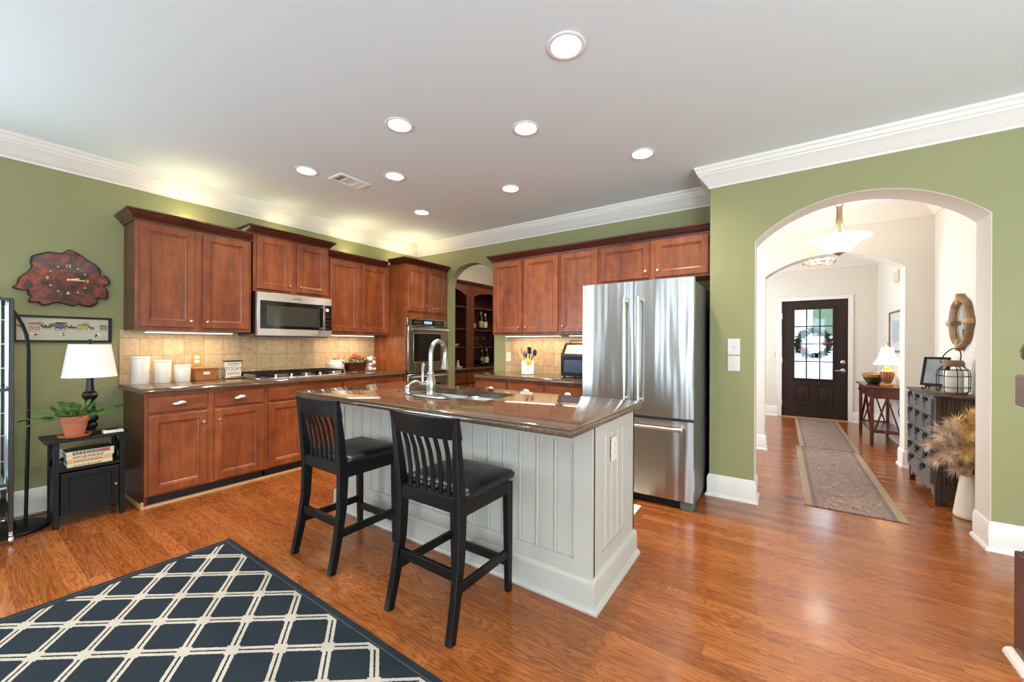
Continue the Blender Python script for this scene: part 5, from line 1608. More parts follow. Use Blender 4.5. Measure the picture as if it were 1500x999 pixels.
# books on the shelf
MAT['pages'] = mat('page_edges', S(206, 200, 186), 0.9, noise=0.08, nscale=200, stretch=(1, 1, 30))
bk = [('lowest cream-spined book of the stack on the end table shelf', S(212, 190, 152), 0.505, 0.728, 0.026, -4.045),
      ('second book from the bottom on the end table shelf, with a tan spine', S(206, 170, 112), 0.506, 0.727, 0.026, -4.047),
      ('third book from the bottom on the end table shelf, cream with a gray-blue page end', S(216, 196, 162), 0.502, 0.735, 0.026, -4.043),
      ('topmost and thickest book on the end table shelf, with a dark cover', S(208, 190, 168), 0.500, 0.735, 0.030, -4.042)]
zb = 0.3965
for i, (lab, sc_, ya, yb_, h, xf) in enumerate(bk):
    t = thing('book', lab, 'book', (xf - 0.08, (ya + yb_) / 2, zb), 'books stacked on the end table shelf')
    ms = mat('book_spine', sc_, 0.6, noise=0.05)
    mc = mat('book_cover', S(38, 40, 44) if i == 3 else S(70, 84, 100), 0.5)
    MB().box(xf - 0.155, xf - 0.004, ya + 0.004, yb_ - 0.004, zb + 0.0026, zb + h - 0.0026).build('page_block', 'pages', t)
    MB().box(xf - 0.158, xf - 0.0035, ya, yb_, zb + 0.0003, zb + 0.0025).box(xf - 0.158, xf - 0.0035, ya, yb_, zb + h - 0.0025, zb + h - 0.0003).build('cover', mc, t)
    MB().box(xf - 0.0034, xf, ya, yb_, zb + 0.0003, zb + h - 0.0003, 0.001).build('spine', ms, t)
    b = MB()
    rr = random.Random(20 + i)
    for row in ((0.36, 0.64) if i != 3 else (0.22, 0.40, 0.58, 0.76)):
        if row > 0.6 and i in (0, 1): continue
        y = ya + 0.03
        while y < yb_ - 0.06:
            w = rr.uniform(0.006, 0.02)
            b.box(xf, xf + 0.0003, y, y + w, zb + h * row - 0.0022, zb + h * row + 0.0022)
            y += w + 0.004
    b.build('lettering', 'ink', t)
    if i == 3:
        MAT['jacket'] = mat('book_jacket_picture', S(150, 84, 60), 0.6, noise=0.3, nscale=60)
        MB().box(xf, xf + 0.0004, yb_ - 0.065, yb_ - 0.02, zb + 0.003, zb + h - 0.003).build('jacket_picture', 'jacket', t)
    zb += h

# outlet behind the books with a plug and cord
t = thing('wall_outlet', 'white outlet low on the green wall behind the stacked books', 'outlet', (XL, 0.545, 0.33))
MB().box(XL + 0.0005, XL + 0.006, 0.505, 0.585, 0.325, 0.440, 0.002).build('cover_plate', 'white', t)
b = MB()
for z in (0.362, 0.403): b.box(XL + 0.006, XL + 0.008, 0.528, 0.562, z - 0.014, z + 0.014, 0.003)
b.build('receptacle', 'white', t)
MB().lathe([(0.016, 0), (0.018, 0.012), (0.010, 0.03), (0, 0.032)], (XL + 0.0085, 0.545, 0.362), axis='x', seg=12).tube([(XL + 0.04, 0.545, 0.362), (XL + 0.06, 0.545, 0.33), (XL + 0.05, 0.54, 0.2), (XL + 0.06, 0.52, 0.05), (XL + 0.09, 0.47, 0.008), (XL + 0.12, 0.41, 0.006), (XL + 0.10, 0.37, 0.006), (XL + 0.14, 0.33, 0.006), (XL + 0.20, 0.36, 0.006)], 0.004, 6).build('lamp_cord', 'black', label='black lamp cord running from the outlet down to the floor', cat='cord')

# ---------------------------------------------------------------- arc floor lamp
fx_, fy_ = -4.245, 0.352
t = thing('floor_lamp', 'black arched floor lamp with a round base between the cage and the end table', 'floor lamp', (fx_, fy_, 0))
MB().lathe([(0.165, 0), (0.170, 0.004), (0.170, 0.016), (0.164, 0.022), (0.02, 0.030), (0.016, 0.06), (0.013, 0.065), (0, 0.065)], (fx_ + 0.02, fy_ - 0.07, 0.0005), seg=40).build('base', 'iron', t)
pts = [(fx_ + 0.005, fy_ - 0.01, 0.03), (fx_, fy_, 0.7), (fx_, fy_, 1.20)]
for i in range(1, 15):
    a = PI / 2 * i / 14 * 1.15
    pts.append((fx_ + 0.0 * i, fy_ - 0.36 * (1 - math.cos(a)), 1.20 + 0.47 * math.sin(a)))
MB().tube(pts, 0.0095, 12).build('pole', 'iron', t)
e = pts[-1]
b = MB().lathe([(0.02, 0), (0.06, -0.03), (0.13, -0.12), (0.125, -0.12), (0.055, -0.028), (0.0, -0.01)], (e[0], e[1] - 0.05, e[2] - 0.01), seg=28, cap0=True, cap1=False)
b.build('lamp_shade', 'iron', t)

# ---------------------------------------------------------------- rolling bird cage at the left edge
MAT['wire'] = mat('galvanized_wire', S(206, 214, 220), 0.3, 1.0)
MAT['cageframe'] = mat('hammered_gray_frame', S(58, 56, 54), 0.4, 0.6)
cx1_, cy1_ = -3.985, 0.262
t = thing('bird_cage', 'tall wire bird cage on casters cut off by the left edge', 'cage', (-4.2, 0.0, 0))
gx0_, gx1_, gy0_, gy1_ = -4.45, -3.985, -0.28, 0.262
b = MB()
for x in (gx0_, gx1_):
    for y in (gy0_, gy1_):
        b.box(x - 0.011, x + 0.011, y - 0.011, y + 0.011, 0.075, 1.535, 0.003)
for z in (1.52, 0.955, 0.36, 0.16):
    for y in (gy0_, gy1_): b.box(gx0_, gx1_, y - 0.008, y + 0.008, z, z + 0.018)
    for x in (gx0_, gx1_): b.box(x - 0.008, x + 0.008, gy0_, gy1_, z, z + 0.018)
b.build('frame', 'cageframe', t)
b = MB()
n = 26
for i in range(1, n):
    y = gy0_ + (gy1_ - gy0_) * i / n
    for x in (gx0_, gx1_): b.tube([(x, y, 0.37), (x, y, 1.525)], 0.0024, 5, False)
n = 20
for i in range(1, n):
    x = gx0_ + (gx1_ - gx0_) * i / n
    for y in (gy0_, gy1_): b.tube([(x, y, 0.37), (x, y, 1.525)], 0.0024, 5, False)
for z in (0.52, 0.68, 0.82, 1.10, 1.25, 1.40):
    b.tube([(gx0_, gy0_, z), (gx1_, gy0_, z), (gx1_, gy1_, z), (gx0_, gy1_, z), (gx0_, gy0_, z)], 0.002, 5)
for i in range(1, 12):
    y = gy0_ + (gy1_ - gy0_) * i / 12
    b.tube([(gx0_, y, 1.53), (gx1_, y, 1.53)], 0.0016, 5, False)
b.build('wire_mesh', 'wire', t)
MB().box(gx0_ + 0.012, gx1_ - 0.012, gy0_ + 0.012, gy1_ - 0.012, 0.34, 0.365, 0.003).build('tray', 'wire', t)
MB().box(gx0_ + 0.012, gx1_ - 0.012, gy0_ + 0.012, gy1_ - 0.012, 0.155, 0.168, 0.002).build('lower_shelf', 'cageframe', t)
for x in (gx0_, gx1_):
    for y in (gy0_, gy1_):
        c_ = MB().box(x - 0.010, x + 0.010, y - 0.010, y + 0.010, 0.045, 0.075, 0.003)
        c_.lathe([(0.012, 0.0115), (0.024, 0.0105), (0.026, 0.006), (0.026, -0.006), (0.024, -0.0105), (0.012, -0.0115)], (x + 0.012, y, 0.0265), axis='y', seg=18)
        c_.build('caster', 'chrome', t)
b = MB().tube([(gx0_ + 0.01, 0.10, 1.06), (gx1_ - 0.01, 0.10, 1.06)], 0.007, 8)
b.build('perch', 'spoonwood', t)
MAT['toypink'] = mat('pink_bead_toy', S(220, 180, 170), 0.6)
b = MB()
for i in range(6): b.ball((-4.05, 0.19, 1.02 + i * 0.035), 0.017, 10, 6)
b.tube([(-4.05, 0.19, 1.20), (-4.05, 0.19, 1.525)], 0.002, 5)
b.build('bead_toy', 'toypink', t)

# ---------------------------------------------------------------- framed picture and clock
t = thing('framed_picture', 'long narrow black-framed picture of horses and carts below the clock', 'picture', (XL, 0.556, 1.26))
fy0, fy1, fz0, fz1 = 0.302, 0.810, 1.262, 1.462
b = MB()
for q in ((fy0, fy1, fz0, fz0 + 0.016), (fy0, fy1, fz1 - 0.016, fz1), (fy0, fy0 + 0.018, fz0 + 0.016, fz1 - 0.016), (fy1 - 0.018, fy1, fz0 + 0.016, fz1 - 0.016)):
    b.box(XL + 0.001, XL + 0.022, q[0], q[1], q[2], q[3], 0.002)
b.build('frame', 'black', t)
MB().box(XL + 0.001, XL + 0.012, fy0 + 0.017, fy1 - 0.017, fz0 + 0.015, fz1 - 0.015).build('paper', 'paper', t)
XP = XL + 0.0122
pal = {k: mat('ink_' + k, v, 0.8) for k, v in dict(brown=S(76, 52, 40), pink=S(214, 160, 150), blue=S(92, 104, 150), purple=S(112, 92, 124), red=S(176, 60, 60), yellow=S(196, 168, 84), green=S(92, 118, 60), sage=S(150, 148, 104), white=S(224, 216, 204), dark=S(50, 42, 44)).items()}
def blob(name, col, items):
    b = MB()
    for y, z, ry, rz in items: b.ball((XP, y, z), (0.0006, ry, rz), 12, 6)
    b.build(name, pal[col], t)
def horse(y, z, col, s=1.0):
    b = MB()
    b.ball((XP, y, z), (0.0006, 0.014 * s, 0.006 * s), 10, 6)
    b.ball((XP, y - 0.015 * s, z + 0.007 * s), (0.0006, 0.005 * s, 0.008 * s), 8, 5)
    b.ball((XP, y - 0.020 * s, z + 0.012 * s), (0.0006, 0.006 * s, 0.003 * s), 8, 5)
    for q in (-0.010, -0.004, 0.006, 0.011): b.box(XP - 0.0003, XP + 0.0005, y + q * s - 0.001, y + q * s + 0.001, z - 0.017 * s, z - 0.003 * s)
    b.build('horse', pal[col], t)
def cart(y, z, w, h, col, roof):
    MB().box(XP - 0.0003, XP + 0.0005, y - w, y + w, z - h * 0.2, z + h).build('cart', pal[col], t)
    b = MB().prism([(y - w * 1.15, z + h), (y + w * 1.15, z + h), (y + w * 0.9, z + h * 1.35), (y - w * 0.9, z + h * 1.35)], 'x', XP - 0.0003, XP + 0.0006)
    b.build('cart_roof', pal[roof], t)
    b = MB()
    for q in (-0.6, 0.6): b.lathe([(h * 0.45, 0), (h * 0.45, 0.0006), (h * 0.36, 0.0006), (h * 0.36, 0)], (XP, y + q * w, z - h * 0.3), axis='x', seg=16, cap0=False, cap1=False)
    b.build('wheel', pal['dark'], t)
blob('tree', 'sage', [(0.432, 1.40, 0.018, 0.016), (0.555, 1.402, 0.018, 0.015), (0.665, 1.402, 0.02, 0.016)])
blob('bush', 'green', [(0.495, 1.392, 0.022, 0.015), (0.515, 1.396, 0.012, 0.012)])
for y, c in ((0.345, 'brown'), (0.455, 'dark'), (0.475, 'brown'), (0.580, 'brown'), (0.605, 'brown'), (0.700, 'dark')): horse(y, 1.378, c)
cart(0.405, 1.372, 0.026, 0.026, 'pink', 'blue'); cart(0.532, 1.372, 0.026, 0.032, 'purple', 'brown'); cart(0.650, 1.372, 0.028, 0.022, 'yellow', 'blue'); cart(0.765, 1.372, 0.022, 0.022, 'sage', 'red')
blob('blossom', 'white', [(0.395, 1.322, 0.012, 0.010), (0.54, 1.322, 0.014, 0.010), (0.735, 1.325, 0.012, 0.010)])
blob('figure', 'red', [(0.410, 1.318, 0.012, 0.007), (0.545, 1.318, 0.010, 0.008), (0.545, 1.33, 0.008, 0.006)])
blob('figure', 'dark', [(0.725, 1.320, 0.008, 0.010), (0.718, 1.308, 0.006, 0.004), (0.375, 1.316, 0.006, 0.005)])
b = MB()
b.box(XP - 0.0003, XP + 0.0004, fy0 + 0.04, fy1 - 0.04, 1.350, 1.3515)
b.build('ground_line', pal['pink'], t)

CLK = [(0.304, 1.654), (0.322, 1.681), (0.333, 1.728), (0.37, 1.776), (0.388, 1.817), (0.383, 1.85), (0.391, 1.893), (0.434, 1.921), (0.474, 1.941), (0.52, 1.94), (0.543, 1.946), (0.567, 1.974), (0.591, 1.971), (0.633, 1.944), (0.671, 1.909), (0.709, 1.884), (0.739, 1.847), (0.742, 1.805), (0.768, 1.802), (0.792, 1.765), (0.789, 1.732), (0.762, 1.719), (0.782, 1.679), (0.781, 1.622), (0.756, 1.612), (0.729, 1.613), (0.72, 1.57), (0.685, 1.546), (0.647, 1.547), (0.619, 1.563), (0.598, 1.543), (0.55, 1.555), (0.509, 1.562), (0.475, 1.547), (0.441, 1.535), (0.419, 1.556), (0.389, 1.554), (0.375, 1.565), (0.383, 1.596), (0.37, 1.615), (0.37, 1.641), (0.333, 1.64)]
def smooth_loop(p, k=4):
    q, n = [], len(p)
    for i in range(n):
        a, b_, c, d_ = p[i - 1], p[i], p[(i + 1) % n], p[(i + 2) % n]
        for s_ in range(k):
            u = s_ / k
            q.append(tuple(0.5 * (2 * b_[m_] + (c[m_] - a[m_]) * u + (2 * a[m_] - 5 * b_[m_] + 4 * c[m_] - d_[m_]) * u * u + (3 * b_[m_] - a[m_] - 3 * c[m_] + d_[m_]) * u ** 3) for m_ in (0, 1)))
    return q
cl = smooth_loop(CLK)
cc_ = (0.566, 1.742)
t = thing('wall_clock', 'lacquered burl-wood slab clock with gold numerals on the green wall', 'clock', (XL, cc_[0], 1.54))
def shr(k): return [(cc_[0] + (y - cc_[0]) * k, cc_[1] + (z - cc_[1]) * k) for y, z in cl]
b = MB()
b.loft([[(XL + 0.004, y, z) for y, z in shr(1.0)], [(XL + 0.030, y, z) for y, z in shr(1.015)], [(XL + 0.040, y, z) for y, z in shr(1.0)]], True, True)
b.build('bark_edge', 'bark', t, angle=40)
b = MB()
b.loft([[(XL + 0.0402, y, z) for y, z in shr(0.985)], [(XL + 0.050, y, z) for y, z in shr(0.965)], [(XL + 0.052, y, z) for y, z in shr(0.95)]], False, True)
b.build('slab_face', 'clock', t, angle=6)
MAT['gold'] = mat('gold_numeral', S(226, 196, 120), 0.35, 0.6)
CX = XL + 0.0525
for s_, y, z in (('12', 0.566, 1.846), ('3', 0.668, 1.742), ('6', 0.566, 1.640), ('9', 0.462, 1.742)):
    text('numeral', s_, 0.032, (CX, y, z), ROT_XP, 'gold', t)
b = MB()
for k in (1, 2, 4, 5, 7, 8, 10, 11):
    a = PI / 2 - 2 * PI * k / 12
    b.ball((CX, cc_[0] + 0.102 * math.cos(a), cc_[1] + 0.106 * math.sin(a)), (0.002, 0.006, 0.006), 8, 5)
b.build('hour_dot', 'gold', t)
b = MB().lathe([(0.007, 0), (0.007, 0.008), (0, 0.008)], (CX - 0.001, cc_[0], cc_[1]), axis='x', seg=12)
b.build('hub', 'gold', t)
b = MB().bar((CX + 0.003, cc_[0], cc_[1]), (CX + 0.003, cc_[0] + 0.092, cc_[1] + 0.002), 0.0012, 0.006, up=(0, 0, 1))
b.build('minute_hand', 'gold', t)
b = MB().bar((CX + 0.005, cc_[0], cc_[1]), (CX + 0.005, cc_[0] + 0.058, cc_[1] + 0.014), 0.0012, 0.008, up=(0, 0, 1))
b.build('hour_hand', 'gold', t)

# ================================================================== THINGS ON THE LONG WORKTOP
def canister(lab, y, r, h, x=-4.40):
    t = thing('canister', lab, 'canister', (x, y, WT), 'white canisters on the left worktop')
    MB().lathe([(r * 0.96, 0), (r, 0.004), (r, h - 0.020), (r * 0.985, h - 0.018)], (x, y, WT), seg=36, cap1=True).build('body', 'ceramic', t)
    MB().lathe([(r * 0.985, h - 0.0175), (r * 1.015, h - 0.016), (r * 1.02, h - 0.004), (r * 0.99, h), (0, h)], (x, y, WT), seg=36).build('lid', 'ceramic', t)
canister('tallest white canister, at the left end of the worktop', 0.952, 0.061, 0.230)
canister('middle-sized white canister of the three on the left worktop', 1.097, 0.059, 0.195)
canister('shortest white canister, next to the wooden box', 1.232, 0.059, 0.150)
MAT['boxwood'] = mat('caramel_wood', S(150, 92, 40), 0.45, noise=0.12, nscale=14)
t = thing('wooden_box', 'caramel wooden recipe box with a white label under the outlet', 'box', (-4.43, 1.40, WT))
MB().box(-4.49, -4.375, 1.318, 1.485, WT, WT + 0.100, 0.003).build('body', 'boxwood', t)
MB().box(-4.495, -4.370, 1.313, 1.490, WT + 0.1005, WT + 0.118, 0.003).build('lid', 'boxwood', t)
MB().box(-4.375, -4.3735, 1.380, 1.430, WT + 0.055, WT + 0.080).build('label_plate', 'label', t)
t = thing('wall_outlet', 'tan outlet with white receptacles on the tiles above the wooden box', 'outlet', (XL + 0.009, 1.385, 1.04))
x = XL + 0.0095
MB().box(x, x + 0.006, 1.346, 1.424, 1.043, 1.170, 0.002).build('cover_plate', 'almond', t)
b = MB()
for z in (1.086, 1.127): b.box(x + 0.006, x + 0.009, 1.366, 1.404, z - 0.015, z + 0.015, 0.004)
b.build('receptacle', 'white', t)
# glass jar
MB().lathe([(0.034, 0), (0.036, 0.004), (0.037, 0.10), (0.034, 0.11), (0.032, 0.11), (0.034, 0.10), (0.033, 0.012), (0, 0.010)], (-4.42, 1.528, WT), seg=22, cap1=False).build('glass_tumbler', 'smoke', label='clear glass tumbler between the wooden box and the lettered sign', cat='tumbler')
# lettered sign on a gilt base
t = thing('tabletop_sign', 'small black and white lettered sign on a gilt base left of the cooktop', 'sign', (-4.40, 1.625, WT))
MB().box(-4.445, -4.365, 1.545, 1.705, WT, WT + 0.022, 0.005).build('base', 'brass', t)
MB().box(-4.425, -4.385, 1.560, 1.690, WT + 0.0225, WT + 0.165, 0.002).build('panel', 'ceramic', t)
MB().box(-4.432, -4.378, 1.552, 1.698, WT + 0.1655, WT + 0.176, 0.002).build('cap', 'black', t)
text('lettering', 'TODAY', 0.050, (-4.3845, 1.625, WT + 0.095), ROT_XP, 'ink', t, sx=0.80)
b = MB()
rr = random.Random(5)
for z, h in ((0.146, 0.007), (0.131, 0.006), (0.060, 0.006), (0.045, 0.008)):
    y = 1.572
    while y < 1.675:
        w = rr.uniform(0.006, 0.018)
        b.box(-4.385, -4.3846, y, min(y + w, 1.68), WT + z - h / 2, WT + z + h / 2)
        y += w + 0.005
b.build('small_lettering', 'ink', t)
# ceramic jar beside the cooktop
t = thing('ceramic_jar', 'round white ceramic jar right of the cooktop', 'jar', (-4.42, 2.695, WT))
jx, jy = -4.42, 2.71
MB().lathe([(0.072, 0), (0.080, 0.008), (0.094, 0.05), (0.096, 0.085), (0.088, 0.120), (0.072, 0.135), (0, 0.135)], (jx, jy, WT), seg=32).build('body', 'ceramic', t)
MB().lathe([(0.076, 0.1355), (0.078, 0.140), (0.070, 0.148), (0, 0.150)], (jx, jy, WT), seg=32).build('lid', 'ceramic', t)
b = MB()
for dy in (-0.03, 0.0, 0.032): b.ball((jx, jy + dy, WT + 0.160), (0.010, 0.010, 0.014), 10, 6)
b.build('figure_knob', 'boxwood', t)
MB().ball((jx + 0.0925, jy + 0.035, WT + 0.075), (0.004, 0.014, 0.018), 10, 6).build('stamped_mark', 'cream_cer', t)
# flower arrangement
t = thing('flower_arrangement', 'wooden trough of rust-coloured artichoke flowers beside the ceramic jar', 'flowers', (-4.36, 2.925, WT))
ax_, ay_ = -4.36, 2.93
b = MB()
b.loft([[(ax_ - w, ay_ - l, WT + h), (ax_ + w, ay_ - l, WT + h), (ax_ + w, ay_ + l, WT + h), (ax_ - w, ay_ + l, WT + h)] for w, l, h in ((0.050, 0.105, 0.008), (0.062, 0.120, 0.100), (0.066, 0.128, 0.112), (0.056, 0.118, 0.112), (0.045, 0.105, 0.09))])
for x in (-0.038, 0.038):
    for y in (-0.09, 0.09): b.box(ax_ + x - 0.01, ax_ + x + 0.01, ay_ + y - 0.012, ay_ + y + 0.012, WT, WT + 0.010)
b.build('trough', 'crownwood', t)
MAT['rust'] = mat('rust_petal', S(136, 66, 48), 0.7, noise=0.3, nscale=60)
MAT['palegreen'] = mat('pale_green_leaf', S(176, 178, 118), 0.6, noise=0.3, nscale=40)
MAT['darkgreen'] = mat('dark_green_leaf', S(64, 72, 44), 0.6, noise=0.3, nscale=40)
rnd = random.Random(11)
def bloom(c, r):
    b = MB()
    for k in range(5):
        n = 5 + k * 2
        for i in range(n):
            a = 2 * PI * i / n + k * 0.4
            rad = r * (0.25 + 0.16 * k)
            z = r * (0.95 - 0.30 * k)
            b.ball((c[0] + rad * math.cos(a), c[1] + rad * math.sin(a), c[2] + z), (r * 0.28, r * 0.28, r * 0.34), 7, 5)
    b.build('bloom', 'rust', t)
for dx, dy, dz, r in ((0.02, -0.075, 0.150, 0.026), (0.0, -0.01, 0.175, 0.040), (0.03, 0.03, 0.165, 0.028), (-0.01, 0.075, 0.160, 0.026), (0.03, 0.09, 0.150, 0.024)):
    bloom((ax_ + dx, ay_ + dy, WT + dz), r)
for mname, n in (('palegreen', 34), ('darkgreen', 16)):
    b = MB()
    for i in range(n):
        p = Vector((ax_ + rnd.uniform(-0.03, 0.06), ay_ + rnd.uniform(-0.13, 0.13), WT + 0.112 + rnd.uniform(0, 0.03)))
        d = Vector((rnd.uniform(0.0, 0.9), rnd.uniform(-0.9, 0.9), rnd.uniform(-0.1, 0.7))).normalized()
        leafchain(b, p, d, 1, rnd.uniform(0.04, 0.075), 0.009, 0.1, rnd)
    b.build('foliage', mname, t)
for dy, s_ in ((-0.15, -1), (0.15, 1)):
    for k in range(3):
        b = MB()
        leafchain(b, (ax_ + 0.02 * k, ay_ + dy * 0.8, WT + 0.12), Vector((0.2, s_, 0.25 - 0.15 * k)), 1, 0.085, 0.010, 0.1, rnd)
        b.build('tail_leaf', 'darkgreen', t)
# bear figurine
t = thing('figurine', 'cream stacked-bears figurine with red hats against the oven tower', 'figurine', (-4.33, 3.13, WT))
gx_, gy_ = -4.33, 3.135
b = MB()
b.ball((gx_, gy_, WT + 0.040), (0.042, 0.052, 0.040), 16, 10)
b.ball((gx_ + 0.02, gy_ - 0.030, WT + 0.022), (0.03, 0.024, 0.022), 12, 8)
b.ball((gx_ + 0.02, gy_ + 0.032, WT + 0.022), (0.03, 0.026, 0.022), 12, 8)
b.ball((gx_, gy_ - 0.018, WT + 0.085), (0.036, 0.036, 0.032), 14, 8)
b.ball((gx_ + 0.006, gy_ + 0.030, WT + 0.100), (0.034, 0.032, 0.034), 14, 8)
b.ball((gx_ + 0.03, gy_ + 0.028, WT + 0.096), (0.018, 0.016, 0.013), 10, 6)
b.ball((gx_ + 0.002, gy_ - 0.020, WT + 0.145), (0.038, 0.038, 0.034), 14, 8)
b.ball((gx_ + 0.034, gy_ - 0.022, WT + 0.140), (0.018, 0.017, 0.013), 10, 6)
for dy, z in ((-0.048, 0.172), (0.006, 0.174)): b.ball((gx_, gy_ + dy, WT + z), (0.010, 0.012, 0.012), 8, 6)
b.build('bears', 'cream_cer', t)
MAT['rosy'] = mat('rosy_red_glaze', S(168, 84, 72), 0.5)
b = MB()
b.ball((gx_ + 0.035, gy_ + 0.002, WT + 0.064), (0.014, 0.030, 0.026), 12, 8)
b.ball((gx_, gy_ + 0.044, WT + 0.150), (0.028, 0.030, 0.020), 12, 8)
b.ball((gx_, gy_ + 0.034, WT + 0.172), (0.014, 0.016, 0.016), 10, 6)
b.build('red_scarf', 'rosy', t)
b = MB()
for y, z in ((gy_ - 0.032, 0.152), (gy_ - 0.012, 0.152), (gy_ + 0.018, 0.108), (gy_ + 0.040, 0.108)): b.ball((gx_ + 0.036, y, WT + z), 0.003, 6, 4)
for y, z in ((gy_ - 0.022, 0.144), (gy_ + 0.028, 0.099)): b.ball((gx_ + 0.050, y, WT + z), 0.004, 6, 4)
b.build('eyes_and_nose', 'ink', t)

# ================================================================== HALL AND FOYER
# pendant bowl
pxx, pyy = 0.447, 4.83
MAT['alab'] = mat('alabaster_glass', S(250, 244, 232), 0.4, emit=(1.0, 0.88, 0.68, 1), estr=1.1)
MAT['champ'] = mat('champagne_metal', S(200, 182, 156), 0.3, 1.0)
t = thing('pendant_light', 'champagne metal pendant with a wide glowing glass bowl in the hall', 'pendant lamp', (pxx, pyy, 2.12))
zr = 2.272
b = MB().lathe([(0.055, ZC - zr - 0.002), (0.062, ZC - zr - 0.012), (0.058, ZC - zr - 0.026), (0.03, ZC - zr - 0.036), (0.010, ZC - zr - 0.040), (0.010, 0.385), (0.052, 0.380), (0.060, 0.372), (0.050, 0.350), (0.034, 0.330), (0.036, 0.318), (0.026, 0.308), (0, 0.308)], (pxx, pyy, zr), seg=24)
b.build('canopy_and_stem', 'champ', t)
for k in range(3):
    a = 2 * PI * k / 3 + 0.5
    ca, sa = math.cos(a), math.sin(a)
    pr = [(0.016, 0.318), (0.017, 0.22), (0.022, 0.15), (0.042, 0.085), (0.085, 0.035), (0.135, 0.005), (0.165, -0.012)]
    MB().ribbon([(pxx + r * ca, pyy + r * sa, zr + h) for r, h in pr], 0.026, 0.008, (-sa, ca, 0)).build('arm', 'champ', t)
b = MB().lathe([(0.228, 0.0), (0.236, 0.006), (0.230, 0.012), (0.215, 0.004), (0.175, -0.016), (0.13, -0.05), (0.10, -0.085), (0.075, -0.112), (0.04, -0.122), (0.0, -0.124), (0.0, -0.132), (0.045, -0.130), (0.082, -0.119), (0.108, -0.091), (0.138, -0.056), (0.182, -0.022), (0.222, -0.006), (0.228, 0.0)], (pxx, pyy, zr), seg=48, cap0=False, cap1=False)
b.build('bowl', 'alab', t, angle=60)
MB().lathe([(0.05, -0.1325), (0.05, -0.138), (0.020, -0.150), (0.008, -0.158), (0, -0.160)], (pxx, pyy, zr), seg=18).build('finial', 'champ', t)
point('pendant_bulb', (pxx, pyy, zr + 0.03), 7.5, WARM2, 0.05)

# semi-flush fixture in the foyer
cxx, cyy, czz = 0.43, 7.0, 2.46
t = thing('foyer_light', 'open twig-like ring ceiling light with bare bulbs in the foyer', 'ceiling light', (cxx, cyy, 2.40))
R = 0.205
b = MB()
for z, r in ((czz - 0.045, R - 0.03), (czz + 0.045, R)):
    b.tube([(cxx + r * math.cos(2 * PI * k / 36), cyy + r * math.sin(2 * PI * k / 36), z) for k in range(37)], 0.006, 6)
rr = random.Random(2)
for k in range(14):
    a = 2 * PI * k / 14
    da = 0.75 if k % 2 else -0.75
    b.tube([(cxx + (R - 0.02) * math.cos(a), cyy + (R - 0.02) * math.sin(a), czz - 0.045), (cxx + R * math.cos(a + da), cyy + R * math.sin(a + da), czz + 0.045)], 0.006, 6)
b.build('ring', 'champ', t)
b = MB().lathe([(0.07, ZC - czz - 0.001), (0.07, ZC - czz - 0.02), (0.012, ZC - czz - 0.03), (0.010, -0.04), (0.02, -0.05), (0.02, -0.062), (0, -0.07)], (cxx, cyy, czz), seg=20)
for k in range(3):
    a = 2 * PI * k / 3 + 0.3
    b.tube([(cxx, cyy, czz - 0.045), (cxx + R * 0.9 * math.cos(a), cyy + R * 0.9 * math.sin(a), czz - 0.045)], 0.006, 6)
b.build('stem', 'champ', t)
MAT['bulb'] = mat('warm_bulb', (1, 1, 1, 1), 0.4, emit=(1, 0.86, 0.62, 1), estr=9)
for k in range(3):
    a = 2 * PI * k / 3 + 0.3
    p = (cxx + 0.10 * math.cos(a), cyy + 0.10 * math.sin(a), czz - 0.04)
    MB().lathe([(0.010, 0), (0.012, 0.02), (0.030, 0.05), (0.034, 0.07), (0.026, 0.095), (0, 0.105)], p, seg=16).build('bulb', 'bulb', t)
point('foyer_bulbs', (cxx, cyy, czz + 0.03), 9, WARM2, 0.10)

# runners
MAT['runner'] = runner_mat('faded_runner')
MAT['runner2'] = runner_mat('faded_runner_entry')
MB().box(0.152, 0.750, 3.885, 6.075, 0.0006, 0.009, 0.003).build('runner_rug', 'runner', label='long faded tan runner rug nearest the arch in the hall', cat='rug')
MB().box(0.190, 0.765, 6.100, 8.36, 0.0006, 0.009, 0.003).build('runner_rug', 'runner2', label='faded runner rug farther back, reaching to the front door', cat='rug')

# wall chime
t = thing('door_chime', 'small beige box high on the foyer right wall', 'door chime', (XH, 7.05, 2.09))
MB().box(XH - 0.045, XH - 0.0005, 6.95, 7.20, 2.10, 2.245, 0.004).build('cover', 'cream_cer', t)
b = MB()
for i in range(6): b.box(XH - 0.0458, XH - 0.045, 6.97, 7.18, 2.12 + i * 0.018, 2.124 + i * 0.018)
b.build('slot', 'graypaint', t)

# framed print
t = thing('framed_print', 'wood-framed pale print on the foyer right wall above the lamp', 'picture', (XH, 7.15, 1.18))
q = (6.86, 7.56, 1.175, 1.725)
MAT['framewood'] = mat('brown_frame_wood', S(128, 90, 58), 0.5, noise=0.15, nscale=20)
b = MB()
for r in ((q[0], q[1], q[2], q[2] + 0.022), (q[0], q[1], q[3] - 0.022, q[3]), (q[0], q[0] + 0.022, q[2] + 0.022, q[3] - 0.022), (q[1] - 0.022, q[1], q[2] + 0.022, q[3] - 0.022)):
    b.box(XH - 0.025, XH - 0.001, r[0], r[1], r[2], r[3], 0.002)
b.build('frame', 'framewood', t)
MAT['print'] = mat('pale_print', S(206, 210, 212), 0.25, noise=0.06, nscale=6)
MB().box(XH - 0.012, XH - 0.001, q[0] + 0.022, q[1] - 0.022, q[2] + 0.022, q[3] - 0.022).build('print', 'print', t)
MAT['pgray'] = mat('print_gray', S(170, 176, 182), 0.4)
MB().box(XH - 0.0125, XH - 0.012, q[0] + 0.17, q[1] - 0.17, q[2] + 0.13, q[3] - 0.13).build('image_field', 'pgray', t)

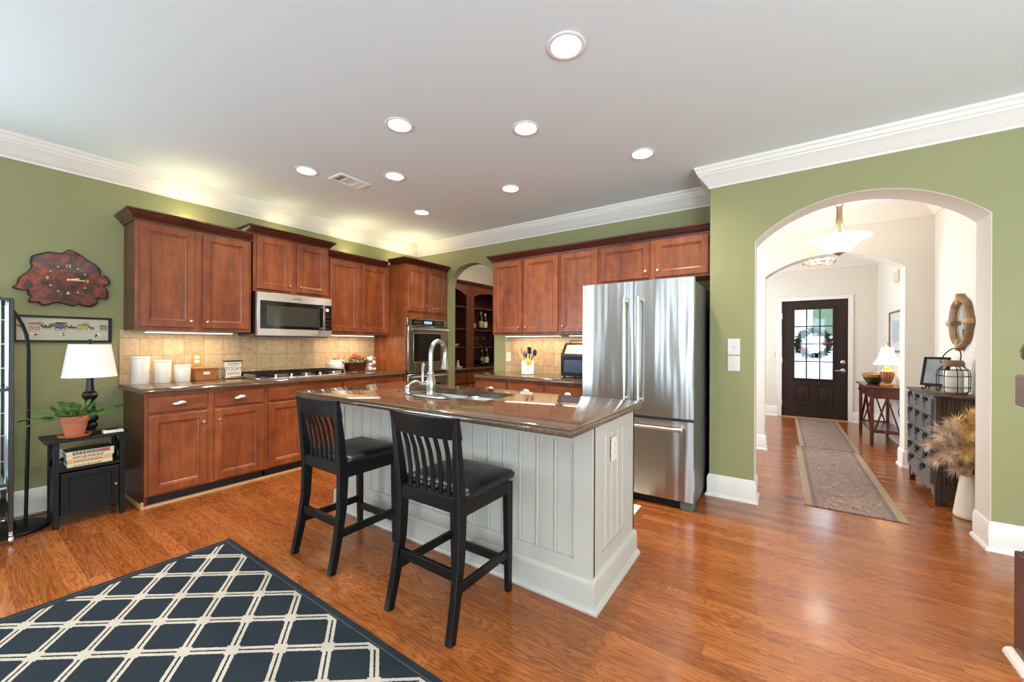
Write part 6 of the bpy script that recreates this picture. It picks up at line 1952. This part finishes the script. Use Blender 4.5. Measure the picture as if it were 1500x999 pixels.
# console table against the right wall
MAT['console'] = wood('console_mahogany', S(58, 22, 12), S(86, 36, 20), S(112, 52, 30), 0.25)
kx0, kx1, ky0, ky1, kz = 0.925, 1.245, 6.655, 7.535, 0.748
t = thing('console_table', 'dark wood console table with X-lattice ends against the foyer wall', 'table', (1.085, 7.1, 0))
MB().box(kx0 - 0.035, kx1 + 0.006, ky0 - 0.03, ky1 + 0.03, kz - 0.022, kz, 0.004).build('top', 'console', t)
for x in (kx0 + 0.018, kx1 - 0.018):
    for y in (ky0 + 0.018, ky1 - 0.018):
        MB().ribbon([(x, y, 0), (x, y, kz - 0.0225)], 0.036, 0.036).build('leg', 'console', t)
b = MB().box(kx0 + 0.036, kx1 - 0.036, ky0 + 0.008, ky0 + 0.026, kz - 0.15, kz - 0.0225).box(kx0 + 0.036, kx1 - 0.036, ky1 - 0.026, ky1 - 0.008, kz - 0.15, kz - 0.0225).box(kx0 + 0.010, kx0 + 0.026, ky0 + 0.036, ky1 - 0.036, kz - 0.15, kz - 0.0225).box(kx1 - 0.026, kx1 - 0.010, ky0 + 0.036, ky1 - 0.036, kz - 0.15, kz - 0.0225)
b.build('apron', 'console', t)
for ya, yc in ((ky0 + 0.06, (ky0 + ky1) / 2 - 0.01), ((ky0 + ky1) / 2 + 0.01, ky1 - 0.06)):
    d = MB().panel('x-', kx0 + 0.010, ya, yc, kz - 0.140, kz - 0.035, DRAW_LV).build('drawer', 'console', t, angle=20)
    for u in (0.3, 0.7):
        y = ya + (yc - ya) * u
        MB().lathe([(0.006, 0), (0.006, -0.010), (0.012, -0.014), (0.010, -0.024), (0, -0.025)], (kx0 - 0.010, y, kz - 0.088), axis='x', seg=10).build('knob', 'iron', d)
MB().box(kx0 + 0.008, kx1 - 0.008, ky0 + 0.036, ky1 - 0.036, 0.175, 0.195).box(kx0 + 0.036, kx1 - 0.036, ky0 + 0.008, ky0 + 0.036, 0.165, 0.205).box(kx0 + 0.036, kx1 - 0.036, ky1 - 0.036, ky1 - 0.008, 0.165, 0.205).build('lower_shelf', 'console', t)
for y in (ky0 + 0.018, ky1 - 0.018):
    b = MB()
    xm_ = (kx0 + kx1) / 2
    b.bar((xm_ - 0.005, y, kz - 0.15), (kx0 + 0.05, y, 0.205), 0.016, 0.022, up=(0, 1, 0))
    b.bar((xm_ + 0.005, y, kz - 0.15), (kx1 - 0.05, y, 0.205), 0.016, 0.022, up=(0, 1, 0))
    b.build('lattice', 'console', t)
b = MB()
b.bar((kx0 + 0.018, ky0 + 0.08, 0.205), (kx0 + 0.018, (ky0 + ky1) / 2, kz - 0.15), 0.016, 0.022, up=(1, 0, 0))
b.bar((kx0 + 0.018, ky1 - 0.08, 0.205), (kx0 + 0.018, (ky0 + ky1) / 2, kz - 0.15), 0.016, 0.022, up=(1, 0, 0))
b.build('lattice', 'console', t)
# table lamp on it
lx, ly = 1.12, 6.90
MAT['rib'] = mat('tan_ribbed_ceramic', S(168, 120, 70), 0.45, noise=0.15)
MAT['ribdark'] = mat('dark_rib_stripe', S(86, 52, 30), 0.5)
MAT['shadewarm'] = mat('glowing_cream_shade', S(246, 232, 206), 0.8, emit=(1.0, 0.80, 0.54, 1), estr=0.75)
t = thing('table_lamp', 'lit urn-based table lamp with a cream bell shade on the console table', 'lamp', (lx, ly, kz))
b = MB().lathe([(0.060, 0), (0.062, 0.012), (0.050, 0.022), (0.035, 0.030), (0.040, 0.04), (0.060, 0.10), (0.068, 0.155), (0.064, 0.185), (0.045, 0.198), (0.035, 0.215), (0.030, 0.235), (0.012, 0.245), (0.010, 0.30)], (lx, ly, kz + 0.0005), seg=28)
b.build('base', 'rib', t)
b = MB()
for k in range(14):
    a = 2 * PI * k / 14
    b.ribbon([(lx + r * math.cos(a), ly + r * math.sin(a), kz + h) for r, h in ((0.042, 0.045), (0.0605, 0.10), (0.0685, 0.155), (0.0645, 0.183))], 0.011, 0.003, (-math.sin(a), math.cos(a), 0))
b.build('dark_stripe', 'ribdark', t)
rings = []
for h, w in ((0.0, 0.128), (0.04, 0.108), (0.10, 0.082), (0.16, 0.064), (0.225, 0.054)):
    rings.append([(x, y, kz + 0.27 + h) for x, y in rrect(lx - w, lx + w, ly - w, ly + w, w * 0.45, 4)])
MB().loft(rings, False, False).build('lamp_shade', 'shadewarm', t, angle=60)
MB().lathe([(0.010, 0.49), (0.014, 0.505), (0.018, 0.52), (0.012, 0.535), (0.015, 0.548), (0, 0.56)], (lx, ly, kz), seg=14).build('finial', 'champ', t)
point('console_lamp_bulb', (lx, ly, kz + 0.37), 3.5, (1.0, 0.74, 0.45), 0.03)
# bowl
bx, by = 1.02, 7.12
MAT['dough'] = mat('dark_green_carved_wood', S(52, 62, 40), 0.5, noise=0.35, nscale=12)
MAT['doughin'] = mat('amber_bowl_rim', S(160, 112, 58), 0.5, noise=0.2, nscale=14)
t = thing('decorative_bowl', 'green and amber oval bowl on the console table beside the lamp', 'bowl', (bx, by, kz))
def oval(k, z): return [(bx + 0.115 * k * math.cos(2 * PI * i / 36), by + 0.20 * k * math.sin(2 * PI * i / 36), kz + z + 0.012 * abs(math.sin(2 * PI * i / 36)) ** 3 * (z / 0.15)) for i in range(36)]
MB().loft([oval(0.45, 0.0005), oval(0.52, 0.006), oval(0.78, 0.05), oval(0.94, 0.092)], True, False).build('outer', 'dough', t, angle=50)
MB().loft([oval(0.94, 0.0921), oval(1.03, 0.128), oval(1.0, 0.132), oval(0.92, 0.10), oval(0.5, 0.016)], False, True).build('rim', 'doughin', t, angle=50)
MB().tube([(1.255, 7.0, 0.35), (1.235, 6.95, 0.42), (1.238, 6.86, 0.50), (1.24, 6.78, 0.52)], 0.005, 6).build('lamp_cord', 'black', label='black cord looping behind the console table', cat='cord')

# chest of small drawers
MAT['chestdark'] = wood('dark_plank_chest', S(34, 20, 12), S(66, 42, 24), S(104, 72, 42), 0.45, fine=30)
MAT['chestfront'] = wood('black_brown_drawer_wood', S(24, 20, 19), S(42, 35, 32), S(62, 52, 46), 0.5, coat=0.9)
MAT['chestfront'].node_tree.nodes['Principled BSDF'].inputs['IOR'].default_value = 2.2
hx0, hx1, hy0_, hy1_, hz = 1.005, 1.255, 4.46, 5.24, 0.872
t = thing('apothecary_chest', 'dark many-drawer apothecary chest against the hall right wall', 'chest', (1.13, 4.85, 0))
MB().box(hx0 - 0.015, hx1 + 0.002, hy0_ - 0.02, hy1_ + 0.02, hz - 0.020, hz, 0.004).build('top', 'chestdark', t)
b = MB()
n = 9
for i in range(n):
    xa = hx0 + 0.04 + (hx1 - hx0 - 0.04) * i / n
    b.box(xa + 0.001, xa + (hx1 - hx0 - 0.04) / n - 0.001, hy0_ + 0.006, hy0_ + 0.022, 0.16, hz - 0.0205, 0.002)
b.box(hx0, hx0 + 0.04, hy0_, hy0_ + 0.04, 0.0, hz - 0.0205, 0.003)
b.box(hx0 + 0.04, hx1, hy0_ + 0.004, hy0_ + 0.024, 0.12, 0.16)
b.prism([(hx0 + 0.04, 0.0), (hx0 + 0.07, 0.0), (hx0 + 0.085, 0.08), (hx1 - 0.05, 0.08), (hx1 - 0.035, 0.0), (hx1, 0.0), (hx1, 0.12), (hx0 + 0.04, 0.12)], 'y', hy0_ + 0.004, hy0_ + 0.024)
b.build('side_panel', 'chestdark', t)
b = MB().box(hx0, hx0 + 0.04, hy1_ - 0.04, hy1_, 0, hz - 0.0205).box(hx0 + 0.04, hx1, hy1_ - 0.02, hy1_ - 0.004, 0.05, hz - 0.0205).box(hx1 - 0.012, hx1, hy0_ + 0.024, hy1_ - 0.02, 0.1, hz - 0.0205).box(hx0 + 0.02, hx1 - 0.012, hy0_ + 0.04, hy1_ - 0.04, 0.14, 0.155)
b.build('carcass', 'chestdark', t)
b = MB().box(hx0 + 0.006, hx0 + 0.02, hy0_ + 0.04, hy1_ - 0.04, 0.145, hz - 0.0205)
sc_ = [(hy0_ + 0.04, 0.145)]
for i in range(33):
    u = i / 32
    sc_.append((hy0_ + 0.04 + (hy1_ - hy0_ - 0.08) * u, 0.075 + 0.022 * abs(math.sin(u * PI * 4)) + (0.0 if 0.12 < u < 0.88 else -0.03)))
sc_.append((hy1_ - 0.04, 0.145))
b.prism(sc_, 'x', hx0 + 0.004, hx0 + 0.020)
b.build('front_frame', 'chestfront', t)
rows = [(0.700, 0.835, 3), (0.545, 0.690, 3), (0.390, 0.535, 3), (0.280, 0.380, 3), (0.155, 0.270, 2)]
for za, zb_, n in rows:
    w = (hy1_ - hy0_ - 0.08) / n
    for i in range(n):
        ya = hy0_ + 0.04 + w * i
        d = MB().panel('x-', hx0 + 0.006, ya + 0.008, ya + w - 0.008, za, zb_, [(0, 0), (0, 0.022), (0.004, 0.026), (0.026, 0.026), (0.030, 0.016), (0.036, 0.016)]).build('drawer', 'chestfront', t, angle=20)
        c = (ya + w / 2)
        b = MB()
        for q in (-0.028, 0.028): b.box(hx0 - 0.034, hx0 - 0.019, c + q - 0.010, c + q + 0.010, zb_ - 0.022, zb_ + 0.004, 0.002)
        b.tube([(hx0 - 0.026, c - 0.028, zb_ - 0.02), (hx0 - 0.036, c - 0.018, zb_ - 0.045), (hx0 - 0.036, c + 0.018, zb_ - 0.045), (hx0 - 0.026, c + 0.028, zb_ - 0.02)], 0.003, 6)
        b.build('bail_pull', 'iron', d)

# mirror on the hall wall
my_, mz_ = 4.875, 1.462
t = thing('wall_mirror', 'carved wooden quatrefoil mirror on the hall wall above the chest', 'mirror', (XH, my_, 1.2))
MAT['carved'] = mat('carved_brown_wood', S(140, 102, 66), 0.55, noise=0.25, nscale=14)
MAT['carvedlight'] = mat('pale_band_wood', S(178, 142, 100), 0.6, noise=0.1, nscale=20)
MAT['mirror'] = mat('mirror_silver', S(235, 238, 240), 0.01, 1.0)
N = 96
def lobes(ry, rz, add, x):
    out = []
    for i in range(N):
        a = 2 * PI * i / N
        k = 1 + add * (abs(math.cos(2 * a)) ** 10)
        sq = (abs(math.cos(a)) ** 2.6 + abs(math.sin(a)) ** 2.6) ** (-1 / 2.6)
        out.append((x, my_ + ry * k * sq * math.cos(a), mz_ + rz * k * sq * math.sin(a)))
    return out
A = 0.14
MB().loft([lobes(0.205, 0.200, A, XH - 0.001), lobes(0.208, 0.203, A, XH - 0.030), lobes(0.198, 0.194, A, XH - 0.042), lobes(0.180, 0.180, A * 0.6, XH - 0.044), lobes(0.165, 0.168, 0.0, XH - 0.034), lobes(0.150, 0.155, 0.0, XH - 0.016), lobes(0.150, 0.155, 0.0, XH - 0.001)], False, False).build('frame', 'carved', t, angle=40)
MB().loft([lobes(0.154, 0.159, 0, XH - 0.012), lobes(0.154, 0.159, 0, XH - 0.010)]).build('mirror_glass', 'mirror', t, angle=30)
for y0_, y1_, z0_, z1_ in ((my_ - 0.250, my_ - 0.150, mz_ - 0.020, mz_ + 0.020), (my_ + 0.150, my_ + 0.250, mz_ - 0.020, mz_ + 0.020)):
    MB().box(XH - 0.052, XH - 0.004, y0_, y1_, z0_, z1_, 0.008).build('band', 'carvedlight', t)
MB().box(XH - 0.052, XH - 0.004, my_ - 0.020, my_ + 0.020, mz_ - 0.243, mz_ - 0.150, 0.008).build('band', 'carvedlight', t)
MB().box(XH - 0.052, XH - 0.004, my_ - 0.020, my_ + 0.020, mz_ + 0.150, mz_ + 0.243, 0.008).build('band', 'carvedlight', t)

# picture on an easel and lantern, on the chest
HZ = hz + 0.0006
t = thing('framed_photo', 'dark picture frame leaning on a small easel behind the lantern', 'picture frame', (1.10, 4.98, HZ))
n_ = Vector((-0.55, -0.83, 0)).normalized()
rt = Vector((0.83, -0.55, 0)).normalized()
up = (Vector((0, 0, 1)) - n_ * 0.30).normalized()
nn = rt.cross(up).normalized()
c = Vector((1.115, 4.96, HZ + 0.165))
b = MB()
for u, v, hu, hv in ((-0.075, 0, 0.010, 0.13), (0.075, 0, 0.010, 0.13), (0, 0.12, 0.065, 0.010), (0, -0.12, 0.065, 0.010)):
    b.obox(c + rt * u + up * v, (rt, up, nn), (hu, hv, 0.007), 0.002)
b.build('frame', 'black', t)
MAT['glossdark'] = mat('photo_with_glare', S(150, 154, 158), 0.08, coat=0.5, noise=0.2, nscale=8)  # pale gray reflection of the glazing put into the colour
MB().obox(c, ((rt), up, nn), (0.066, 0.111, 0.003)).build('glazed_photo', 'glossdark', t)
t = thing('easel', 'small black easel holding the dark picture frame on the chest', 'easel', (1.10, 4.97, HZ))
b = MB()
base_c = c - up * 0.135
for s_ in (-1, 1):
    p = base_c + rt * 0.045 * s_
    f_ = Vector((n_.x, n_.y, 0)).normalized()
    b.tube([p + nn * 0.014 * -1 + up * 0.2, p - nn * 0.014, Vector((p.x, p.y, HZ + 0.012)) + f_ * 0.02, Vector((p.x, p.y, HZ + 0.010)) + f_ * 0.055, Vector((p.x, p.y, HZ + 0.028)) + f_ * 0.062], 0.005, 8)
    b.tube([p - nn * 0.014 + up * 0.2, Vector((p.x, p.y, HZ + 0.005)) - f_ * 0.05], 0.005, 8)
b.tube([base_c - rt * 0.06 - nn * 0.014, base_c + rt * 0.06 - nn * 0.014], 0.005, 8)
b.build('stand', 'iron', t)
lnx, lny = 1.150, 4.66
t = thing('lantern', 'wire cage lantern with a white candle and wooden lid on the chest', 'lantern', (lnx, lny, HZ))
MB().lathe([(0.078, 0), (0.080, 0.004), (0.080, 0.012), (0.074, 0.016), (0, 0.016)], (lnx, lny, HZ), seg=28).build('base', 'framewood', t)
MB().lathe([(0.056, 0.0165), (0.058, 0.02), (0.058, 0.185), (0.054, 0.19), (0, 0.188)], (lnx, lny, HZ), seg=28).build('candle', 'ceramic', t)
MB().lathe([(0.060, 0.222), (0.064, 0.226), (0.064, 0.255), (0.056, 0.262), (0.056, 0.272), (0, 0.272)], (lnx, lny, HZ), seg=28).build('lid', 'framewood', t)
b = MB()
for k in range(8):
    a = 2 * PI * k / 8
    b.tube([(lnx + r * math.cos(a), lny + r * math.sin(a), HZ + h) for r, h in ((0.076, 0.008), (0.094, 0.03), (0.096, 0.15), (0.090, 0.19), (0.060, 0.226))], 0.0028, 6)
for r, h in ((0.0965, 0.055), (0.0965, 0.145), (0.088, 0.195)):
    b.tube([(lnx + r * math.cos(2 * PI * k / 32), lny + r * math.sin(2 * PI * k / 32), HZ + h) for k in range(33)], 0.0028, 6)
b.build('wire_cage', 'iron', t)
b = MB().tube([(lnx - 0.055, lny, HZ + 0.250)] + [(lnx - 0.02 + 0.055 * math.cos(PI - PI * k / 12) + 0.03 * math.sin(PI * k / 12), lny, HZ + 0.255 + 0.115 * math.sin(PI * k / 12)) for k in range(13)] + [(lnx + 0.055, lny, HZ + 0.250)], 0.004, 8)
b.build('handle', 'iron', t)

# floor vase with pampas
vx, vy = 1.148, 4.285
t = thing('floor_vase', 'tapered cream floor vase beside the chest, behind the arch', 'vase', (vx, vy, 0))
MB().lathe([(0.070, 0.0), (0.086, 0.004), (0.090, 0.014), (0.088, 0.03), (0.074, 0.14), (0.060, 0.25), (0.050, 0.305), (0.046, 0.305), (0.046, 0.26)], (vx, vy, 0.0005), seg=40, cap1=False).build('body', 'cream_cer', t)
MAT['pampas'] = mat('golden_pampas', S(236, 196, 132), 0.9, noise=0.2, nscale=20)
MAT['pampas2'] = mat('mauve_tan_pampas', S(218, 188, 160), 0.9, noise=0.2, nscale=20)
def plume(i, tip, m, lab, dens=430):
    rnd = random.Random(100 + i)
    base = Vector((vx + rnd.uniform(-.02, .02), vy + rnd.uniform(-.02, .02), 0.28))
    tip = Vector(tip)
    out = Vector((tip.x - base.x, tip.y - base.y, 0))
    mid = base.lerp(tip, 0.5) + Vector((0, 0, 0.08 + 0.25 * out.length))
    def bez(u): return base * (1 - u) ** 2 + mid * 2 * u * (1 - u) + tip * u * u
    t = thing('pampas_plume', lab, 'dried grass', base, 'pampas plumes in the floor vase')
    MB().tube([bez(u) for u in (0, .15, .3, .45, .6, .75)], 0.0018, 5).build('stem', m, t)
    b = MB()
    for k in range(dens):
        u = rnd.uniform(0.28, 1.0)
        p = bez(u); d = (bez(min(u + 0.03, 1.03)) - bez(u - 0.03)).normalized()
        r = Vector((rnd.gauss(0, 1), rnd.gauss(0, 1), rnd.gauss(0, 1)))
        r = (r - d * r.dot(d)).normalized()
        L = rnd.uniform(0.035, 0.085) * (1.1 - 0.35 * abs(u - 0.6))
        q1 = p + (d * 0.65 + r * 0.6) * L * 0.5
        q2 = p + (d * 0.9 + r * 0.85) * L + Vector((0, 0, -0.012))
        sd = d.cross(r) * 0.0013
        v = [b.bm.verts.new(x) for x in (p - sd * 0.6, p + sd * 0.6, q1 + sd, q1 - sd, q2)]
        b.bm.faces.new((v[0], v[1], v[2], v[3])); b.bm.faces.new((v[3], v[2], v[4]))
    b.build('plume', m, t, recalc=False)
tips = [(0.97, 4.15, 0.60, 'pampas2'), (0.93, 4.22, 0.52, 'pampas2'), (0.99, 4.10, 0.48, 'pampas2'), (0.95, 4.17, 0.42, 'pampas2'), (1.01, 4.14, 0.70, 'pampas2'), (0.98, 4.28, 0.64, 'pampas2'),
        (1.06, 4.22, 0.72, 'pampas'), (1.12, 4.20, 0.78, 'pampas'), (1.17, 4.24, 0.79, 'pampas'), (1.22, 4.20, 0.74, 'pampas'), (1.19, 4.14, 0.64, 'pampas'), (1.14, 4.09, 0.52, 'pampas'),
        (1.07, 4.09, 0.50, 'pampas'), (1.21, 4.13, 0.42, 'pampas'), (1.10, 4.12, 0.62, 'pampas'), (1.16, 4.06, 0.40, 'pampas'), (1.03, 4.10, 0.38, 'pampas2'), (1.22, 4.22, 0.58, 'pampas')]
for i, (x, y, z, m) in enumerate(tips):
    plume(i, (x, y, z), m, 'golden pampas plume fanned out of the cream floor vase' if m == 'pampas' else 'mauve-tan pampas plume spreading left out of the cream floor vase')

# wreath on the outside of the front door
wx, wy, wz, wr = 0.455, YD + 0.125, 1.30, 0.205
t = thing('door_wreath', 'evergreen wreath with orange accents hung outside the front door glass', 'wreath', (wx, wy, wz - 0.28))
MAT['fir'] = mat('fir_green', S(16, 30, 20), 0.9, noise=0.3, nscale=30, spec=0.03)
MAT['orange'] = mat('orange_pumpkin', S(190, 92, 30), 0.7, spec=0.1)
rnd = random.Random(9)
b = MB()
for k in range(330):
    a = rnd.uniform(0, 2 * PI)
    p = Vector((wx + wr * math.cos(a), wy + rnd.uniform(-.02, .03), wz + wr * math.sin(a)))
    d = (Vector((math.cos(a), 0, math.sin(a))) * rnd.uniform(-0.5, 1.0) + Vector((-math.sin(a), 0, math.cos(a))) * rnd.uniform(0.2, 1.0) + Vector((0, rnd.uniform(-.3, .3), 0))).normalized()
    L = rnd.uniform(0.07, 0.13)
    s_ = d.cross(Vector((0, 1, 0))).normalized() * 0.010
    v = [b.bm.verts.new(x) for x in (p - s_ * .5, p + s_ * .5, p + d * L * .6 + s_, p + d * L, p + d * L * .6 - s_)]
    b.bm.faces.new(v)
b.build('foliage', 'fir', t, recalc=False)
MB().tube([(wx + wr * math.cos(2 * PI * k / 40), wy, wz + wr * math.sin(2 * PI * k / 40)) for k in range(41)], 0.02, 8).build('ring', 'fir', t)
for dx, dz, r in ((-0.13, -0.12, 0.055), (0.165, 0.0, 0.045), (0.21, -0.01, 0.03)):
    b = MB()
    for k in range(6):
        a = 2 * PI * k / 6
        b.ball((wx + dx + r * 0.4 * math.cos(a), wy - 0.02 + r * 0.3 * math.sin(a), wz + dz), (r * 0.62, r * 0.5, r * 0.85), 10, 7)
    b.build('pumpkin', 'orange', t)
